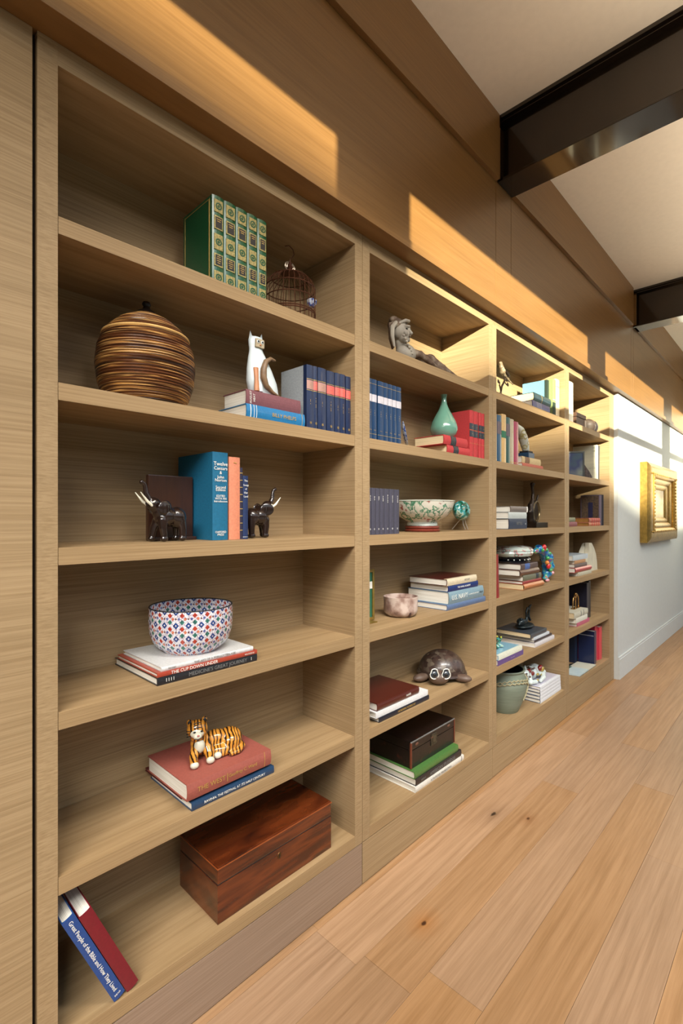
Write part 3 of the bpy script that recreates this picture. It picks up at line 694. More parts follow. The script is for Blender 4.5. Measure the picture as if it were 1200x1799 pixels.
r = stand('navy album with a silver line across its cover on the bottom shelf', 4.215, 4.268, 0.035, 0.120, C5, 0.262, cloth((26, 36, 72), coat=0.2), bulge=0.001)
obj('silver_line', bx(-0.001, 0.0, 0.004, 0.116, 0.222, 0.229), plain('silver_line', (168, 172, 184), 0.4, 0.4), r)
stand('pinkish red hardback left of the pair at the right end of the bottom shelf', 4.300, 4.372, 0.055, 0.15, C5, 0.288, cloth((196, 52, 76), coat=0.2), bulge=0.002)
stand('coral red hardback at the far right end of the bottom shelf', 4.382, 4.452, 0.045, 0.15, C5, 0.268, cloth((206, 66, 80), coat=0.2), bulge=0.003)
# ================================================================ ornaments
# ---- rattan jar: coils built as geometry
M_RATTAN = mixmat('rattan', [(24, 13, 8), (70, 38, 20), (110, 64, 32), (206, 158, 92), (92, 54, 28), (64, 34, 20), (206, 160, 98)], scale=1.0, stretch=(3, 3, 120), rough=0.35, detail=2, pos=[0.30, 0.40, 0.50, 0.54, 0.58, 0.64, 0.70], coat=0.2)
jar = empty('rattan_jar', (0.614, 0.138, C1), label='large round lidded rattan jar of coiled brown cane beside the white cat', cat='jar')
def jar_r(z):   # outer radius by height
    pts = [(0, 0.100), (0.03, 0.118), (0.07, 0.131), (0.12, 0.137), (0.17, 0.131), (0.20, 0.119), (0.225, 0.102), (0.25, 0.074), (0.268, 0.040), (0.275, 0.02)]
    for (a, ra), (b, rb) in zip(pts, pts[1:]):
        if a <= z <= b:
            u = (z - a) / (b - a); return ra + (rb - ra) * u
    return 0.02
def coils(z0, z1, step):
    pr = []; z = z0
    while z < z1 - 1e-4:
        st_ = step
        for k in range(5):
            u = k / 5
            pr.append((jar_r(min(z + st_ * u, 0.275)) - 0.0022 + 0.0042 * math.sin(PI * u), z + st_ * u))
        z += st_
    return pr
pb = coils(0.0, 0.2, 0.0075)
obj('body', lathe([(0, 0.0)] + pb + [(0.108, 0.2), (0.0, 0.199)], 72), M_RATTAN, jar, smooth=True)
pl = coils(0.2035, 0.272, 0.0068)
obj('lid', lathe([(0, 0.2025), (0.112, 0.2025)] + pl + [(0.0, 0.276)], 72), M_RATTAN, jar, smooth=True)
obj('rim_coil', lathe([(0.118 + 0.0045 * math.cos(a), 0.2035 + 0.004 * math.sin(a)) for a in [2 * PI * k / 8 for k in range(8)]], 72, closed=True), plain('cane_pale', (214, 170, 104), 0.35), jar, smooth=True)
obj('knob', lathe([(0, 0.272), (0.030, 0.272), (0.026, 0.280), (0.012, 0.288), (0.009, 0.296), (0.013, 0.302), (0.010, 0.309), (0, 0.313)], 24), plain('dark_knob', (26, 18, 14), 0.4), jar, smooth=True)

jar.scale = (0.955, 0.955, 0.98)
# ---- birdcage
cage = empty('birdcage', (1.150, 0.150, C0), label='small round wire birdcage with a hanging hook beside the green volumes', cat='birdcage')
M_WIRE = plain('brown_wire', (92, 54, 36), 0.45, 0.5); M_WIRE2 = plain('pale_wire', (170, 150, 130), 0.35, 0.7)
def hoop(r, z, w, name='hoop', mat=M_WIRE): return obj(name, tube([(r * math.cos(2 * PI * k / 40), r * math.sin(2 * PI * k / 40), z) for k in range(40)], w, 6, closed=True), mat, cage, smooth=True)
RC = 0.092
for z, w in ((0.004, 0.003), (0.055, 0.0022), (0.062, 0.0022), (0.110, 0.0018), (0.150, 0.0018)): hoop(RC, z, w)
hoop(0.066, 0.190, 0.0018); hoop(0.030, 0.208, 0.0022)
bm = bmesh.new()
for k in range(30):
    a = 2 * PI * k / 30; c_, s_ = math.cos(a), math.sin(a)
    prf = [(RC, 0.004), (RC, 0.08), (RC, 0.15), (0.084, 0.172), (0.066, 0.190), (0.040, 0.203), (0.022, 0.210)]
    tube([(r * c_, r * s_, z) for r, z in prf], 0.0011, 5, bm=bm)
o = obj('bars', bm, M_WIRE, cage, smooth=True); o['kind'] = 'stuff'
obj('base_plate', lathe([(0, 0.0), (RC, 0.0), (RC, 0.003), (0, 0.003)], 40), M_WIRE, cage)
obj('crown', lathe([(0, 0.205), (0.030, 0.205), (0.028, 0.212), (0.010, 0.216), (0.007, 0.224), (0.012, 0.232), (0.006, 0.240), (0.009, 0.247), (0, 0.252)], 20), M_WIRE, cage, smooth=True)
for s in (-1, 1):
    obj('scroll', tube([(s * (0.004 + 0.018 * math.sin(t)), 0, 0.232 - 0.016 * math.cos(t) * 1.0) for t in [PI * 1.6 * k / 14 for k in range(15)]], 0.0028, 6), M_WIRE2, cage, smooth=True)
obj('hanging_hook', tube([(0.0, 0, 0.25), (0.0, 0, 0.262), (0.012, 0, 0.272), (0.020, 0, 0.286), (0.014, 0, 0.302), (-0.004, 0, 0.309), (-0.022, 0, 0.300)], 0.0018, 6), M_WIRE, cage, smooth=True)
obj('perch', tube([(-RC, 0, 0.060), (RC, 0, 0.060)], 0.003, 6), M_WIRE, cage)
M_BLUEW = mixmat('blue_white_china', [(206, 214, 230), (206, 214, 230), (60, 90, 170)], scale=70, rough=0.15, kind='noise', pos=[0, 0.5, 0.56], coat=0.5)
for (cx_, cy_, cz_) in ((0.066, -0.045, 0.095), (0.040, -0.055, 0.010)):
    c_ = lathe([(0.0, 0.0), (0.010, 0.0), (0.017, 0.010), (0.019, 0.022), (0.016, 0.026), (0.013, 0.022), (0.0, 0.008)], 20, M=Matrix.Translation((cx_, cy_, cz_)))
    obj('feeding_cup', c_, M_BLUEW, cage, smooth=True)

# ---- white cat with crescent tail
cat = empty('cat_figurine', (0.968, 0.078, C1 + 0.0898), label='white folk art cat figurine with a brown crescent tail on the plum book', cat='figurine')
M_CATW = plain('cat_white', (206, 216, 218), 0.35, vary=0.03, coat=0.3); M_CATB = plain('cat_brown', (122, 96, 70), 0.5, vary=0.15, scale=60); M_TAN = plain('cat_tan', (176, 116, 74), 0.5)
bm = bmesh.new()
prof = [(0.0, 0.050), (0.012, 0.056), (0.045, 0.056), (0.085, 0.046), (0.120, 0.034), (0.140, 0.026), (0.150, 0.024), (0.160, 0.026), (0.176, 0.027), (0.186, 0.022), (0.190, 0.0)]
rings = []
for z, r in prof:
    cx_ = 0.012 - 0.034 * min(1, z / 0.15)
    rr = max(r, 0.0005)
    rings.append([bm.verts.new((cx_ + rr * math.cos(2 * PI * k / 32), rr * 0.62 * math.sin(2 * PI * k / 32), z)) for k in range(32)])
for a, b in zip(rings, rings[1:]):
    for k in range(32): bm.faces.new((a[k], a[(k + 1) % 32], b[(k + 1) % 32], b[k]))
bm.faces.new(rings[0]); bm.faces.new(rings[-1])
obj('body', bm, M_CATW, cat, smooth=True)
for s in (-1, 1):
    bm = bmesh.new(); M = Matrix.Translation((-0.021 + s * 0.019, 0, 0.180)) @ Matrix.Rotation(s * 0.15, 4, 'Y')
    bmesh.ops.create_cone(bm, cap_ends=True, segments=4, radius1=0.010, radius2=0.0005, depth=0.028, matrix=M @ Matrix.Translation((0, 0, 0.010)))
    obj('ear', bm, M_CATW, cat)
obj('face', bx(-0.036, -0.002, -0.0205, -0.012, 0.150, 0.178, 0.003), plain('cat_face_beige', (172, 156, 128), 0.5, vary=0.1, scale=90), cat)
for s in (-1, 1):
    for r_, y_, mm in ((0.0055, -0.0212, M_CATW), (0.0035, -0.0222, M_INKB)):
        obj('eye', ell((-0.019 + s * 0.008, y_, 0.168), (r_, 0.0015, r_)), mm, cat, smooth=True)
obj('nose', ell((-0.019, -0.022, 0.158), (0.0035, 0.002, 0.003)), M_TAN, cat, smooth=True)
for s in (0, 1):
    obj('front_leg', tube([(-0.036 + 0.016 * s, -0.020, 0.082), (-0.038 + 0.014 * s, -0.026, 0.045), (-0.040 + 0.013 * s, -0.030, 0.006)], [(0.009, 0.006), (0.007, 0.006), (0.009, 0.006)], 10), M_TAN if s == 0 else M_CATW, cat, smooth=True)
tp = [(0.032, -0.030, 0.118), (0.012, -0.034, 0.119), (-0.010, -0.037, 0.104), (-0.020, -0.039, 0.078), (-0.021, -0.040, 0.050), (-0.010, -0.040, 0.026), (0.016, -0.038, 0.010), (0.044, -0.034, 0.004)]
obj('tail', tube(tp, [0.004, 0.006, 0.0085, 0.010, 0.0105, 0.009, 0.006, 0.003], 10), M_CATB, cat, smooth=True)

# ---- elephant bookends
M_EBONY = plain('ebony', (34, 22, 18), 0.22, vary=0.2, scale=14, stretch=(4, 4, 1), coat=0.4); M_EBONYB = mixmat('ebony_grain', [(24, 15, 12), (60, 34, 22), (26, 16, 13)], scale=1, stretch=(60, 60, 5), rough=0.3, coat=0.3)
M_IVORY = plain('ivory_tusk', (226, 220, 200), 0.35)
def elephant(parent, d):
    """d = -1 faces left, +1 faces right; origin at mid-body on the ground"""
    d = d * 0.74
    P_ = [('e', (-0.030, 0, 0.068), (0.034, 0.031, 0.031)), ('e', (0.010, 0, 0.070), (0.040, 0.031, 0.030)), ('e', (0.036, 0, 0.086), (0.024, 0.023, 0.026)), ('e', (0.058, 0, 0.104), (0.022, 0.019, 0.020)),
          ('t', [(0.062, 0, 0.108), (0.078, 0, 0.118), (0.088, 0, 0.134), (0.090, 0, 0.150), (0.094, 0, 0.160), (0.104, 0, 0.164)], [0.014, 0.0095, 0.0075, 0.0062, 0.0060, 0.0066]),
          ('t', [(0.062, 0, 0.094), (0.076, 0, 0.098), (0.086, 0, 0.106)], [0.010, 0.006, 0.004])]
    for bx_, fx_ in ((-0.040, -0.046), (0.032, 0.040)):
        for s in (-1, 1):
            off = 0.012 * s if bx_ > 0 else 0.0
            P_.append(('t', [(bx_, s * 0.014, 0.060), (fx_ + off * 0.6, s * 0.018, 0.034), (fx_ + off, s * 0.019, 0.012)], [0.015, 0.011, 0.0095]))
            P_.append(('e', (fx_ + off + 0.002, s * 0.019, 0.008), (0.012, 0.011, 0.0078)))
    def fl(p):
        return ('e', (d * p[1][0], p[1][1], p[1][2]), (p[2][0] * (0.84 if p[2][0] > 0.02 else 1.0), p[2][1], p[2][2])) if p[0] == 'e' else ('t', [(d * q[0], q[1], q[2]) for q in p[1]], p[2])
    b_ = blob_obj('body', [fl(p) for p in P_], M_EBONY, parent, 0.0024, 4)
    for s in (-1, 1):
        obj('tusk', tube([(d * 0.070, s * 0.011, 0.100), (d * 0.092, s * 0.015, 0.112), (d * 0.118, s * 0.017, 0.136)], [0.0045, 0.0038, 0.001], 8), M_IVORY, parent, smooth=True)
        e = ell((d * 0.030, s * 0.026, 0.094), (0.024, 0.005, 0.021), (0, 0, d * s * 0.45)); obj('ear', e, M_EBONY, parent, smooth=True)
        for k in range(4):
            obj('ear_fold', tube([(d * (0.016 + 0.007 * k), s * (0.033 - 0.003 * k), 0.082), (d * (0.020 + 0.006 * k), s * (0.0335 - 0.003 * k), 0.102)], 0.0014, 5), M_EBONY, parent)
    obj('eye', ell((d * 0.068, -0.017, 0.110), (0.0025, 0.002, 0.0025)), M_IVORY, parent)
bl = empty('elephant_bookend', (0.660, 0.100, C2), label='dark wood elephant bookend facing left beside the teal book', cat='bookend')
elephant(bl, -1)
obj('upright_board', bx(-0.030, 0.111, 0.062, 0.080, 0, 0.192, 0.003), M_EBONYB, bl)
obj('base_board', bx(-0.028, 0.111, 0.040, 0.062, 0, 0.010, 0.002), M_EBONYB, bl)
br_ = empty('elephant_bookend', (0.975, 0.112, C2), label='dark wood elephant bookend facing right beside the navy book', cat='bookend')
elephant(br_, 1)
obj('upright_board', bx(-0.064, -0.004, 0.045, 0.065, 0, 0.190, 0.003), M_EBONYB, br_)
obj('base_board', bx(-0.062, -0.004, 0.036, 0.045, 0, 0.010, 0.002), M_EBONYB, br_)

# ---- patterned porcelain bowl
def tile_mat(name, scale=46.0, base=(218, 218, 222)):
    """small repeating diaper of red, blue and green motifs wrapped round the bowl"""
    m, nt, N, L, P = new_mat(name)
    tc = N.new('ShaderNodeTexCoord'); sp = N.new('ShaderNodeSeparateXYZ'); L.new(tc.outputs['Object'], sp.inputs[0])
    at = N.new('ShaderNodeMath'); at.operation = 'ARCTAN2'; L.new(sp.outputs[1], at.inputs[0]); L.new(sp.outputs[0], at.inputs[1])
    ml = N.new('ShaderNodeMath'); ml.operation = 'MULTIPLY'; ml.inputs[1].default_value = 22 / (2 * PI); L.new(at.outputs[0], ml.inputs[0])
    mz = N.new('ShaderNodeMath'); mz.operation = 'MULTIPLY'; mz.inputs[1].default_value = 27.0; L.new(sp.outputs[2], mz.inputs[0])
    cb = N.new('ShaderNodeCombineXYZ'); L.new(ml.outputs[0], cb.inputs[0]); L.new(mz.outputs[0], cb.inputs[1])
    def lat(cols, shift, lo, hi, rad):
        """diamond lattice of blobs: |frac(u)-.5| + |frac(v)-.5|"""
        o = []
        for ax, sh in ((0, shift[0]), (1, shift[1])):
            s_ = N.new('ShaderNodeSeparateXYZ'); L.new(cb.outputs[0], s_.inputs[0])
            a = N.new('ShaderNodeMath'); a.operation = 'ADD'; a.inputs[1].default_value = sh + 50; L.new(s_.outputs[ax], a.inputs[0])
            f = N.new('ShaderNodeMath'); f.operation = 'FRACT'; L.new(a.outputs[0], f.inputs[0])
            d = N.new('ShaderNodeMath'); d.operation = 'SUBTRACT'; d.inputs[1].default_value = 0.5; L.new(f.outputs[0], d.inputs[0])
            b = N.new('ShaderNodeMath'); b.operation = 'ABSOLUTE'; L.new(d.outputs[0], b.inputs[0]); o.append(b)
        s = N.new('ShaderNodeMath'); s.operation = 'ADD'; L.new(o[0].outputs[0], s.inputs[0]); L.new(o[1].outputs[0], s.inputs[1])
        mr = N.new('ShaderNodeMapRange'); mr.inputs[1].default_value = lo; mr.inputs[2].default_value = hi; mr.inputs[3].default_value = rad; mr.inputs[4].default_value = 0.0
        L.new(s.outputs[0], mr.inputs[0]); return mr.outputs[0]
    cur = None
    prev = srgb(*base)
    noi = N.new('ShaderNodeTexNoise'); noi.inputs['Scale'].default_value = 260; L.new(tc.outputs['Object'], noi.inputs['Vector'])
    layers = [((40, 70, 130), (0.0, 0.0), 0.24, 0.28, 1.0), ((176, 62, 44), (0.5, 0.25), 0.19, 0.22, 1.0), ((56, 118, 104), (0.5, 0.75), 0.19, 0.22, 1.0),
              ((204, 120, 90), (0.25, 0.5), 0.13, 0.16, 1.0), ((92, 104, 160), (0.75, 0.5), 0.11, 0.14, 1.0), ((222, 224, 228), (0.0, 0.0), 0.07, 0.09, 1.0), ((90, 40, 40), (0.0, 0.5), 0.08, 0.1, 1.0)]
    for col, sh, lo, hi, rad in layers:
        fac = lat(col, sh, lo, hi, rad)
        mx = N.new('ShaderNodeMix'); mx.data_type = 'RGBA'
        L.new(fac, mx.inputs[0])
        if cur is None: mx.inputs[6].default_value = prev
        else: L.new(cur, mx.inputs[6])
        mx.inputs[7].default_value = srgb(*col); cur = mx.outputs[2]
    # thin outline lattice in rust
    rp = N.new('ShaderNodeValToRGB'); rp.color_ramp.elements[0].position = 0.46; rp.color_ramp.elements[1].position = 0.60
    rp.color_ramp.elements[0].color = (1, 1, 1, 1); rp.color_ramp.elements[1].color = srgb(196, 176, 190)
    L.new(noi.outputs['Fac'], rp.inputs[0])
    mu = N.new('ShaderNodeMix'); mu.data_type = 'RGBA'; mu.blend_type = 'MULTIPLY'; mu.inputs[0].default_value = 1.0
    L.new(cur, mu.inputs[6]); L.new(rp.outputs[0], mu.inputs[7])
    L.new(mu.outputs[2], P.inputs['Base Color']); P.inputs['Roughness'].default_value = 0.2; P.inputs['Coat Weight'].default_value = 0.4
    return m
M_TILE = tile_mat('porcelain_diaper')
bowl = empty('patterned_bowl', (0.748, 0.130, C3 + 0.0446), label='large porcelain bowl with a dense red and blue pattern and black rim', cat='bowl')
bp_ = [(0.0, 0.004), (0.070, 0.004), (0.072, 0.0), (0.080, 0.0), (0.084, 0.005), (0.100, 0.017), (0.112, 0.034), (0.119, 0.058), (0.121, 0.092), (0.120, 0.130)]
obj('body', lathe(bp_ + [(0.117, 0.130), (0.118, 0.092), (0.115, 0.060), (0.108, 0.038), (0.094, 0.022), (0.0, 0.012)], 64), M_TILE, bowl, smooth=True)
obj('white_well', lathe([(0, 0.0135), (0.09, 0.0235), (0.1075, 0.044), (0.1095, 0.050), (0.1065, 0.050), (0.088, 0.026), (0.0, 0.016)], 48), plain('bowl_white', (206, 214, 214), 0.2, coat=0.4), bowl, smooth=True)
obj('black_rim', lathe([(0.1185 + 0.0022 * math.cos(a), 0.130 + 0.0018 * math.sin(a)) for a in [2 * PI * k / 8 for k in range(8)]], 64, closed=True), M_INKB, bowl, smooth=True)

# ---- ceramic tiger
M_TIG = mixmat('tiger_stripes', [(30, 18, 10), (30, 18, 10), (176, 112, 36), (206, 142, 56)], scale=21, stretch=(1.3, 0.5, 0.9), kind='wave', distort=7.0, rough=0.2, coat=0.5, pos=[0, 0.16, 0.30, 1.0])
tg = empty('tiger_figurine', (0.808, 0.110, C4 + 0.0790), (0, 0, -0.35), 'glazed ceramic tiger figurine lying on the faded red book', 'figurine')
blob_obj('body', [('e', (0.020, 0.004, 0.018), (0.060, 0.034, 0.019)), ('e', (0.056, 0.020, 0.034), (0.040, 0.034, 0.034)), ('e', (0.012, 0.016, 0.040), (0.046, 0.028, 0.030)), ('e', (-0.034, 0.004, 0.044), (0.032, 0.028, 0.036)),
                  ('e', (-0.044, -0.006, 0.072), (0.024, 0.022, 0.024)), ('e', (-0.048, -0.014, 0.094), (0.031, 0.026, 0.028)),
                  ('t', [(-0.020, -0.010, 0.034), (-0.014, -0.028, 0.018), (-0.016, -0.046, 0.010)], [0.018, 0.014, 0.011]), ('t', [(-0.050, -0.008, 0.034), (-0.062, -0.032, 0.018), (-0.064, -0.058, 0.011)], [0.017, 0.013, 0.012]),
                  ('e', (0.056, -0.004, 0.030), (0.030, 0.020, 0.026)), ('t', [(0.050, -0.010, 0.014), (0.028, -0.022, 0.011), (0.014, -0.026, 0.010)], [0.014, 0.011, 0.010]),
                  ('t', [(0.086, 0.020, 0.018), (0.092, -0.006, 0.013), (0.074, -0.028, 0.010), (0.050, -0.034, 0.008)], [0.010, 0.009, 0.008, 0.007]),
                  ('e', (-0.070, -0.006, 0.114), (0.009, 0.006, 0.010)), ('e', (-0.026, -0.006, 0.116), (0.009, 0.006, 0.010))], M_TIG, tg, 0.0026, 5)
M_TW = plain('tiger_white', (206, 202, 182), 0.25, coat=0.4); M_TP = plain('tiger_pink', (176, 110, 104), 0.4)
obj('face_mask', ell((-0.050, -0.026, 0.090), (0.022, 0.016, 0.019)), M_TW, tg, smooth=True)
obj('muzzle', ell((-0.051, -0.040, 0.082), (0.012, 0.008, 0.009)), M_TW, tg, smooth=True)
obj('nose', ell((-0.051, -0.0475, 0.087), (0.0042, 0.003, 0.003)), M_TP, tg, smooth=True)
obj('mouth', tube([(-0.060, -0.045, 0.079), (-0.051, -0.048, 0.077), (-0.042, -0.045, 0.079)], 0.0012, 6), M_INKB, tg)
obj('chest_patch', ell((-0.042, -0.018, 0.044), (0.016, 0.014, 0.022)), M_TW, tg, smooth=True)
for s_ in (-1, 1):
    obj('eye', ell((-0.050 + s_ * 0.0105, -0.0405, 0.096), (0.0042, 0.0022, 0.0026)), M_INKB, tg, smooth=True)
    obj('ear_patch', ell((-0.048 + s_ * 0.022, -0.0125, 0.116), (0.006, 0.002, 0.006)), M_INKB, tg, smooth=True)
    for k in range(3):
        obj('face_stripe', tube([(-0.050 + s_ * (0.020 + 0.002 * k), -0.032 + 0.004 * k, 0.098 - 0.009 * k), (-0.050 + s_ * (0.030 - 0.001 * k), -0.018 + 0.003 * k, 0.094 - 0.010 * k)], 0.0013, 5), M_INKB, tg)
for k in range(3): obj('brow_stripe', tube([(-0.062, -0.036 + 0.004 * k, 0.106 + 0.005 * k), (-0.050, -0.0385 + 0.005 * k, 0.109 + 0.005 * k), (-0.038, -0.036 + 0.004 * k, 0.106 + 0.005 * k)], 0.0013, 5), M_INKB, tg)
for (px_, py_) in ((-0.064, -0.062), (-0.016, -0.050), (0.010, -0.029)):
    obj('paw', ell((px_, py_, 0.010), (0.0125, 0.010, 0.0100)), M_TW, tg, smooth=True)

# ---- mahogany box
M_MAH = mixmat('mahogany', [(46, 19, 10), (78, 33, 14), (104, 48, 20), (60, 25, 12)], scale=1.0, stretch=(4, 14, 40), rough=0.22, coat=0.5, detail=4, pos=[0.3, 0.45, 0.6, 0.75], distort=0.3)
mb = empty('wooden_box', (0.770, 0.020, C5), label='hinged mahogany box with a small keyhole on the bottom shelf', cat='box')
obj('body', bx(0, 0.462, 0, 0.222, 0, 0.112, 0.0015), M_MAH, mb)
obj('lid', bx(0, 0.462, 0, 0.222, 0.1145, 0.166, 0.004), M_MAH, mb)
obj('lid_seam', bx(0.0012, 0.4608, 0.0012, 0.2208, 0.111, 0.1155), M_INKB, mb)
obj('lid_bead', bx(-0.0015, 0.4635, -0.0015, 0.2235, 0.158, 0.1615, 0.001), plain('mahogany_bead', (140, 70, 32), 0.25, coat=0.4), mb)
bm = lathe([(0, 0), (0.008, 0), (0.007, 0.0015), (0, 0.0018)], 16, sy=1.35); bmesh.ops.transform(bm, matrix=Matrix.Translation((0.226, 0.0, 0.089)) @ Matrix.Rotation(PI / 2, 4, 'X'), verts=bm.verts[:])
kh = obj('keyhole_plate', bm, plain('aged_brass', (96, 66, 34), 0.4, 0.7), mb)
obj('keyhole', bx(0.2245, 0.2275, -0.0025, -0.0015, 0.083, 0.093), M_INKB, kh)

# ================================================================ bookcase two
# ---- reclining carved figure
M_CARV = mixmat('weathered_carving', [(58, 40, 30), (96, 76, 60), (134, 120, 104)], scale=28, rough=0.7, bump=0.6, detail=6, pos=[0.3, 0.5, 0.68])
M_CARVL = mixmat('weathered_pale', [(104, 96, 88), (146, 138, 126), (172, 164, 148)], scale=24, rough=0.6, bump=0.4, detail=5)
fg = empty('carved_figure', (1.72, 0.085, C0), label='weathered carved wooden figure reclining on the top shelf of the second bookcase', cat='sculpture')
J = [(0.12, 0.01, 0.045, .036, .036), (0.20, 0.03, 0.062, .034, .036), (0.265, 0.02, 0.075, .030, .032), (0.34, 0.0, 0.05, .024, .022), (0.42, -0.005, 0.034, .018, .016), (0.50, -0.005, 0.020, .013, .012), (0.545, -0.008, 0.016, .012, .009),
     (0.05, 0.0, 0.050, .040, .036), (0.02, 0.0, 0.088, .018, .018), (0.0, 0.0, 0.118, .020, .020),
     (0.09, -0.045, 0.05, .016, .016), (0.16, -0.058, 0.022, .013, .012), (0.23, -0.05, 0.014, .012, .009),
     (0.31, -0.032, 0.030, .017, .016), (0.40, -0.036, 0.016, .013, .011), (0.47, -0.034, 0.012, .011, .009), (0.14, 0.05, 0.03, .015, .013), (0.22, 0.06, 0.014, .012, .010)]
skin_obj('body', J, [(0, 1), (1, 2), (2, 3), (3, 4), (4, 5), (5, 6), (0, 7), (7, 8), (8, 9), (7, 10), (10, 11), (11, 12), (2, 13), (13, 14), (14, 15), (7, 16), (16, 17)], M_CARV, fg, 2, 0)
obj('chest', ell((0.030, -0.012, 0.045), (0.055, 0.040, 0.040)), M_CARVL, fg, smooth=True)
blob_obj('head', [('e', (-0.010, -0.008, 0.136), (0.038, 0.038, 0.042)), ('e', (0.000, -0.020, 0.114), (0.027, 0.027, 0.034)), ('e', (0.010, -0.034, 0.096), (0.014, 0.012, 0.011)), ('t', [(0.006, -0.044, 0.142), (0.010, -0.050, 0.128), (0.012, -0.053, 0.120)], [0.004, 0.006, 0.008]), ('e', (-0.012, -0.044, 0.118), (0.012, 0.008, 0.012)), ('e', (0.026, -0.030, 0.118), (0.010, 0.010, 0.012)), ('t', [(-0.02, -0.044, 0.146), (0.004, -0.050, 0.149), (0.028, -0.032, 0.146)], 0.005), ('t', [(0.0, 0.0, 0.10), (0.01, 0.0, 0.06)], 0.022)], M_CARVL, fg, 0.0024, 2)
obj('lips', ell((0.010, -0.0475, 0.107), (0.009, 0.006, 0.0035), (0, -0.3, 0.5)), M_CARV, fg, smooth=True)
for ex in (-0.010, 0.024):
    obj('eye', ell((ex, -0.0455 + (0.010 if ex > 0.02 else 0), 0.136), (0.0075, 0.003, 0.0035)), M_INKB, fg, smooth=True)
    obj('brow', tube([(ex - 0.011, -0.046 + (0.012 if ex > 0.02 else 0), 0.149), (ex, -0.049 + (0.012 if ex > 0.02 else 0), 0.153), (ex + 0.010, -0.044 + (0.012 if ex > 0.02 else 0), 0.149)], 0.002, 6), M_CARV, fg)
obj('headband', tube([(-0.038, -0.028, 0.158), (-0.016, -0.046, 0.170), (0.012, -0.040, 0.176), (0.022, -0.016, 0.176), (0.0, 0.02, 0.172), (-0.034, 0.01, 0.162)], 0.007, 8, closed=True), M_CARVL, fg, smooth=True)
obj('hair_cap', ell((-0.030, 0.0, 0.158), (0.034, 0.034, 0.030)), M_CARV, fg, smooth=True)
obj('hair_bun', ell((-0.050, -0.006, 0.172), (0.020, 0.020, 0.016)), M_CARV, fg, smooth=True)
for k in range(3):
    obj('hair_lock', tube([(-0.050 - 0.006 * k, -0.018 + 0.01 * k, 0.158), (-0.078 + 0.008 * k, -0.020 + 0.01 * k, 0.128), (-0.080 + 0.010 * k, -0.022 + 0.012 * k, 0.092), (-0.066 + 0.010 * k, -0.022 + 0.012 * k, 0.050)], [0.010, 0.011, 0.009, 0.005], 8), M_CARVL if k == 0 else M_CARV, fg, smooth=True)
for k in range(7):
    obj('braid_bead', ell((-0.034 + 0.011 * k * 0.9, -0.048, 0.100 - 0.0105 * k), (0.006, 0.006, 0.006), u=10, v=8), M_CARVL, fg, smooth=True)

# ---- blue and white dish standing on edge, celadon vase
dish = empty('china_dish', (1.742, 0.085, C1 + 0.001), label='blue and white china dish standing on edge beside the blue volumes', cat='dish')
bm = lathe([(0, 0), (0.034, 0.0), (0.058, 0.010), (0.060, 0.013), (0.034, 0.005), (0, 0.004)], 40)
bmesh.ops.transform(bm, matrix=Matrix.Translation((0, 0, 0.060)) @ Matrix.Rotation(-0.9, 4, 'Z') @ Matrix.Rotation(PI / 2 - 0.2, 4, 'Y'), verts=bm.verts[:])
obj('plate', bm, M_BLUEW, dish, smooth=True)
M_CEL = plain('celadon', (104, 152, 132), 0.12, vary=0.04, scale=12, coat=0.8)
vz = empty('celadon_vase', (2.105, 0.102, C1 + 0.0842), label='slender necked celadon green vase standing on two red law books', cat='vase')
obj('body', lathe([(0, 0.002), (0.030, 0.0), (0.036, 0.003), (0.058, 0.020), (0.067, 0.042), (0.068, 0.056), (0.060, 0.084), (0.044, 0.116), (0.027, 0.146), (0.016, 0.172), (0.012, 0.196), (0.014, 0.216), (0.0165, 0.221), (0.013, 0.220), (0.010, 0.196), (0.012, 0.17), (0.0, 0.16)], 48), M_CEL, vz, smooth=True)

# ---- footed bowl on wooden stand
M_FAM = mixmat('green_vine_china', [(204, 200, 184), (200, 196, 180), (96, 146, 116), (40, 104, 76), (206, 202, 186), (206, 202, 188), (150, 90, 80)], scale=24, rough=0.2, detail=5, coat=0.4, pos=[0, 0.40, 0.44, 0.47, 0.50, 0.63, 0.68])
fb = empty('footed_bowl', (1.955, 0.128, C2 + 0.001), label='footed china bowl with green vines on a carved red stand', cat='bowl')
obj('wooden_stand', lathe([(0, 0), (0.088, 0), (0.092, 0.006), (0.084, 0.012), (0.090, 0.020), (0.086, 0.026), (0, 0.026)], 32), mixmat('red_stand', [(60, 20, 18), (120, 50, 36), (70, 24, 20)], scale=90, rough=0.4), fb, smooth=True)
obj('bowl', lathe([(0, 0.0265), (0.074, 0.0265), (0.078, 0.028), (0.076, 0.046), (0.092, 0.052), (0.128, 0.074), (0.150, 0.102), (0.161, 0.130), (0.166, 0.146), (0.162, 0.146), (0.150, 0.112), (0.120, 0.078), (0.08, 0.060), (0, 0.056)], 56), M_FAM, fb, smooth=True)
obj('foot_ring', lathe([(0.0765, 0.0285), (0.0795, 0.0285), (0.0785, 0.043), (0.0755, 0.043)], 48, closed=True), plain('china_white', (196, 204, 196), 0.2, coat=0.4), fb, smooth=True)
obj('rim', lathe([(0.166, 0.144), (0.1685, 0.147), (0.1655, 0.150), (0.161, 0.147)], 56, closed=True), plain('china_white2', (190, 196, 184), 0.2, coat=0.4), fb, smooth=True)
fb.scale = (0.92, 0.92, 0.97)
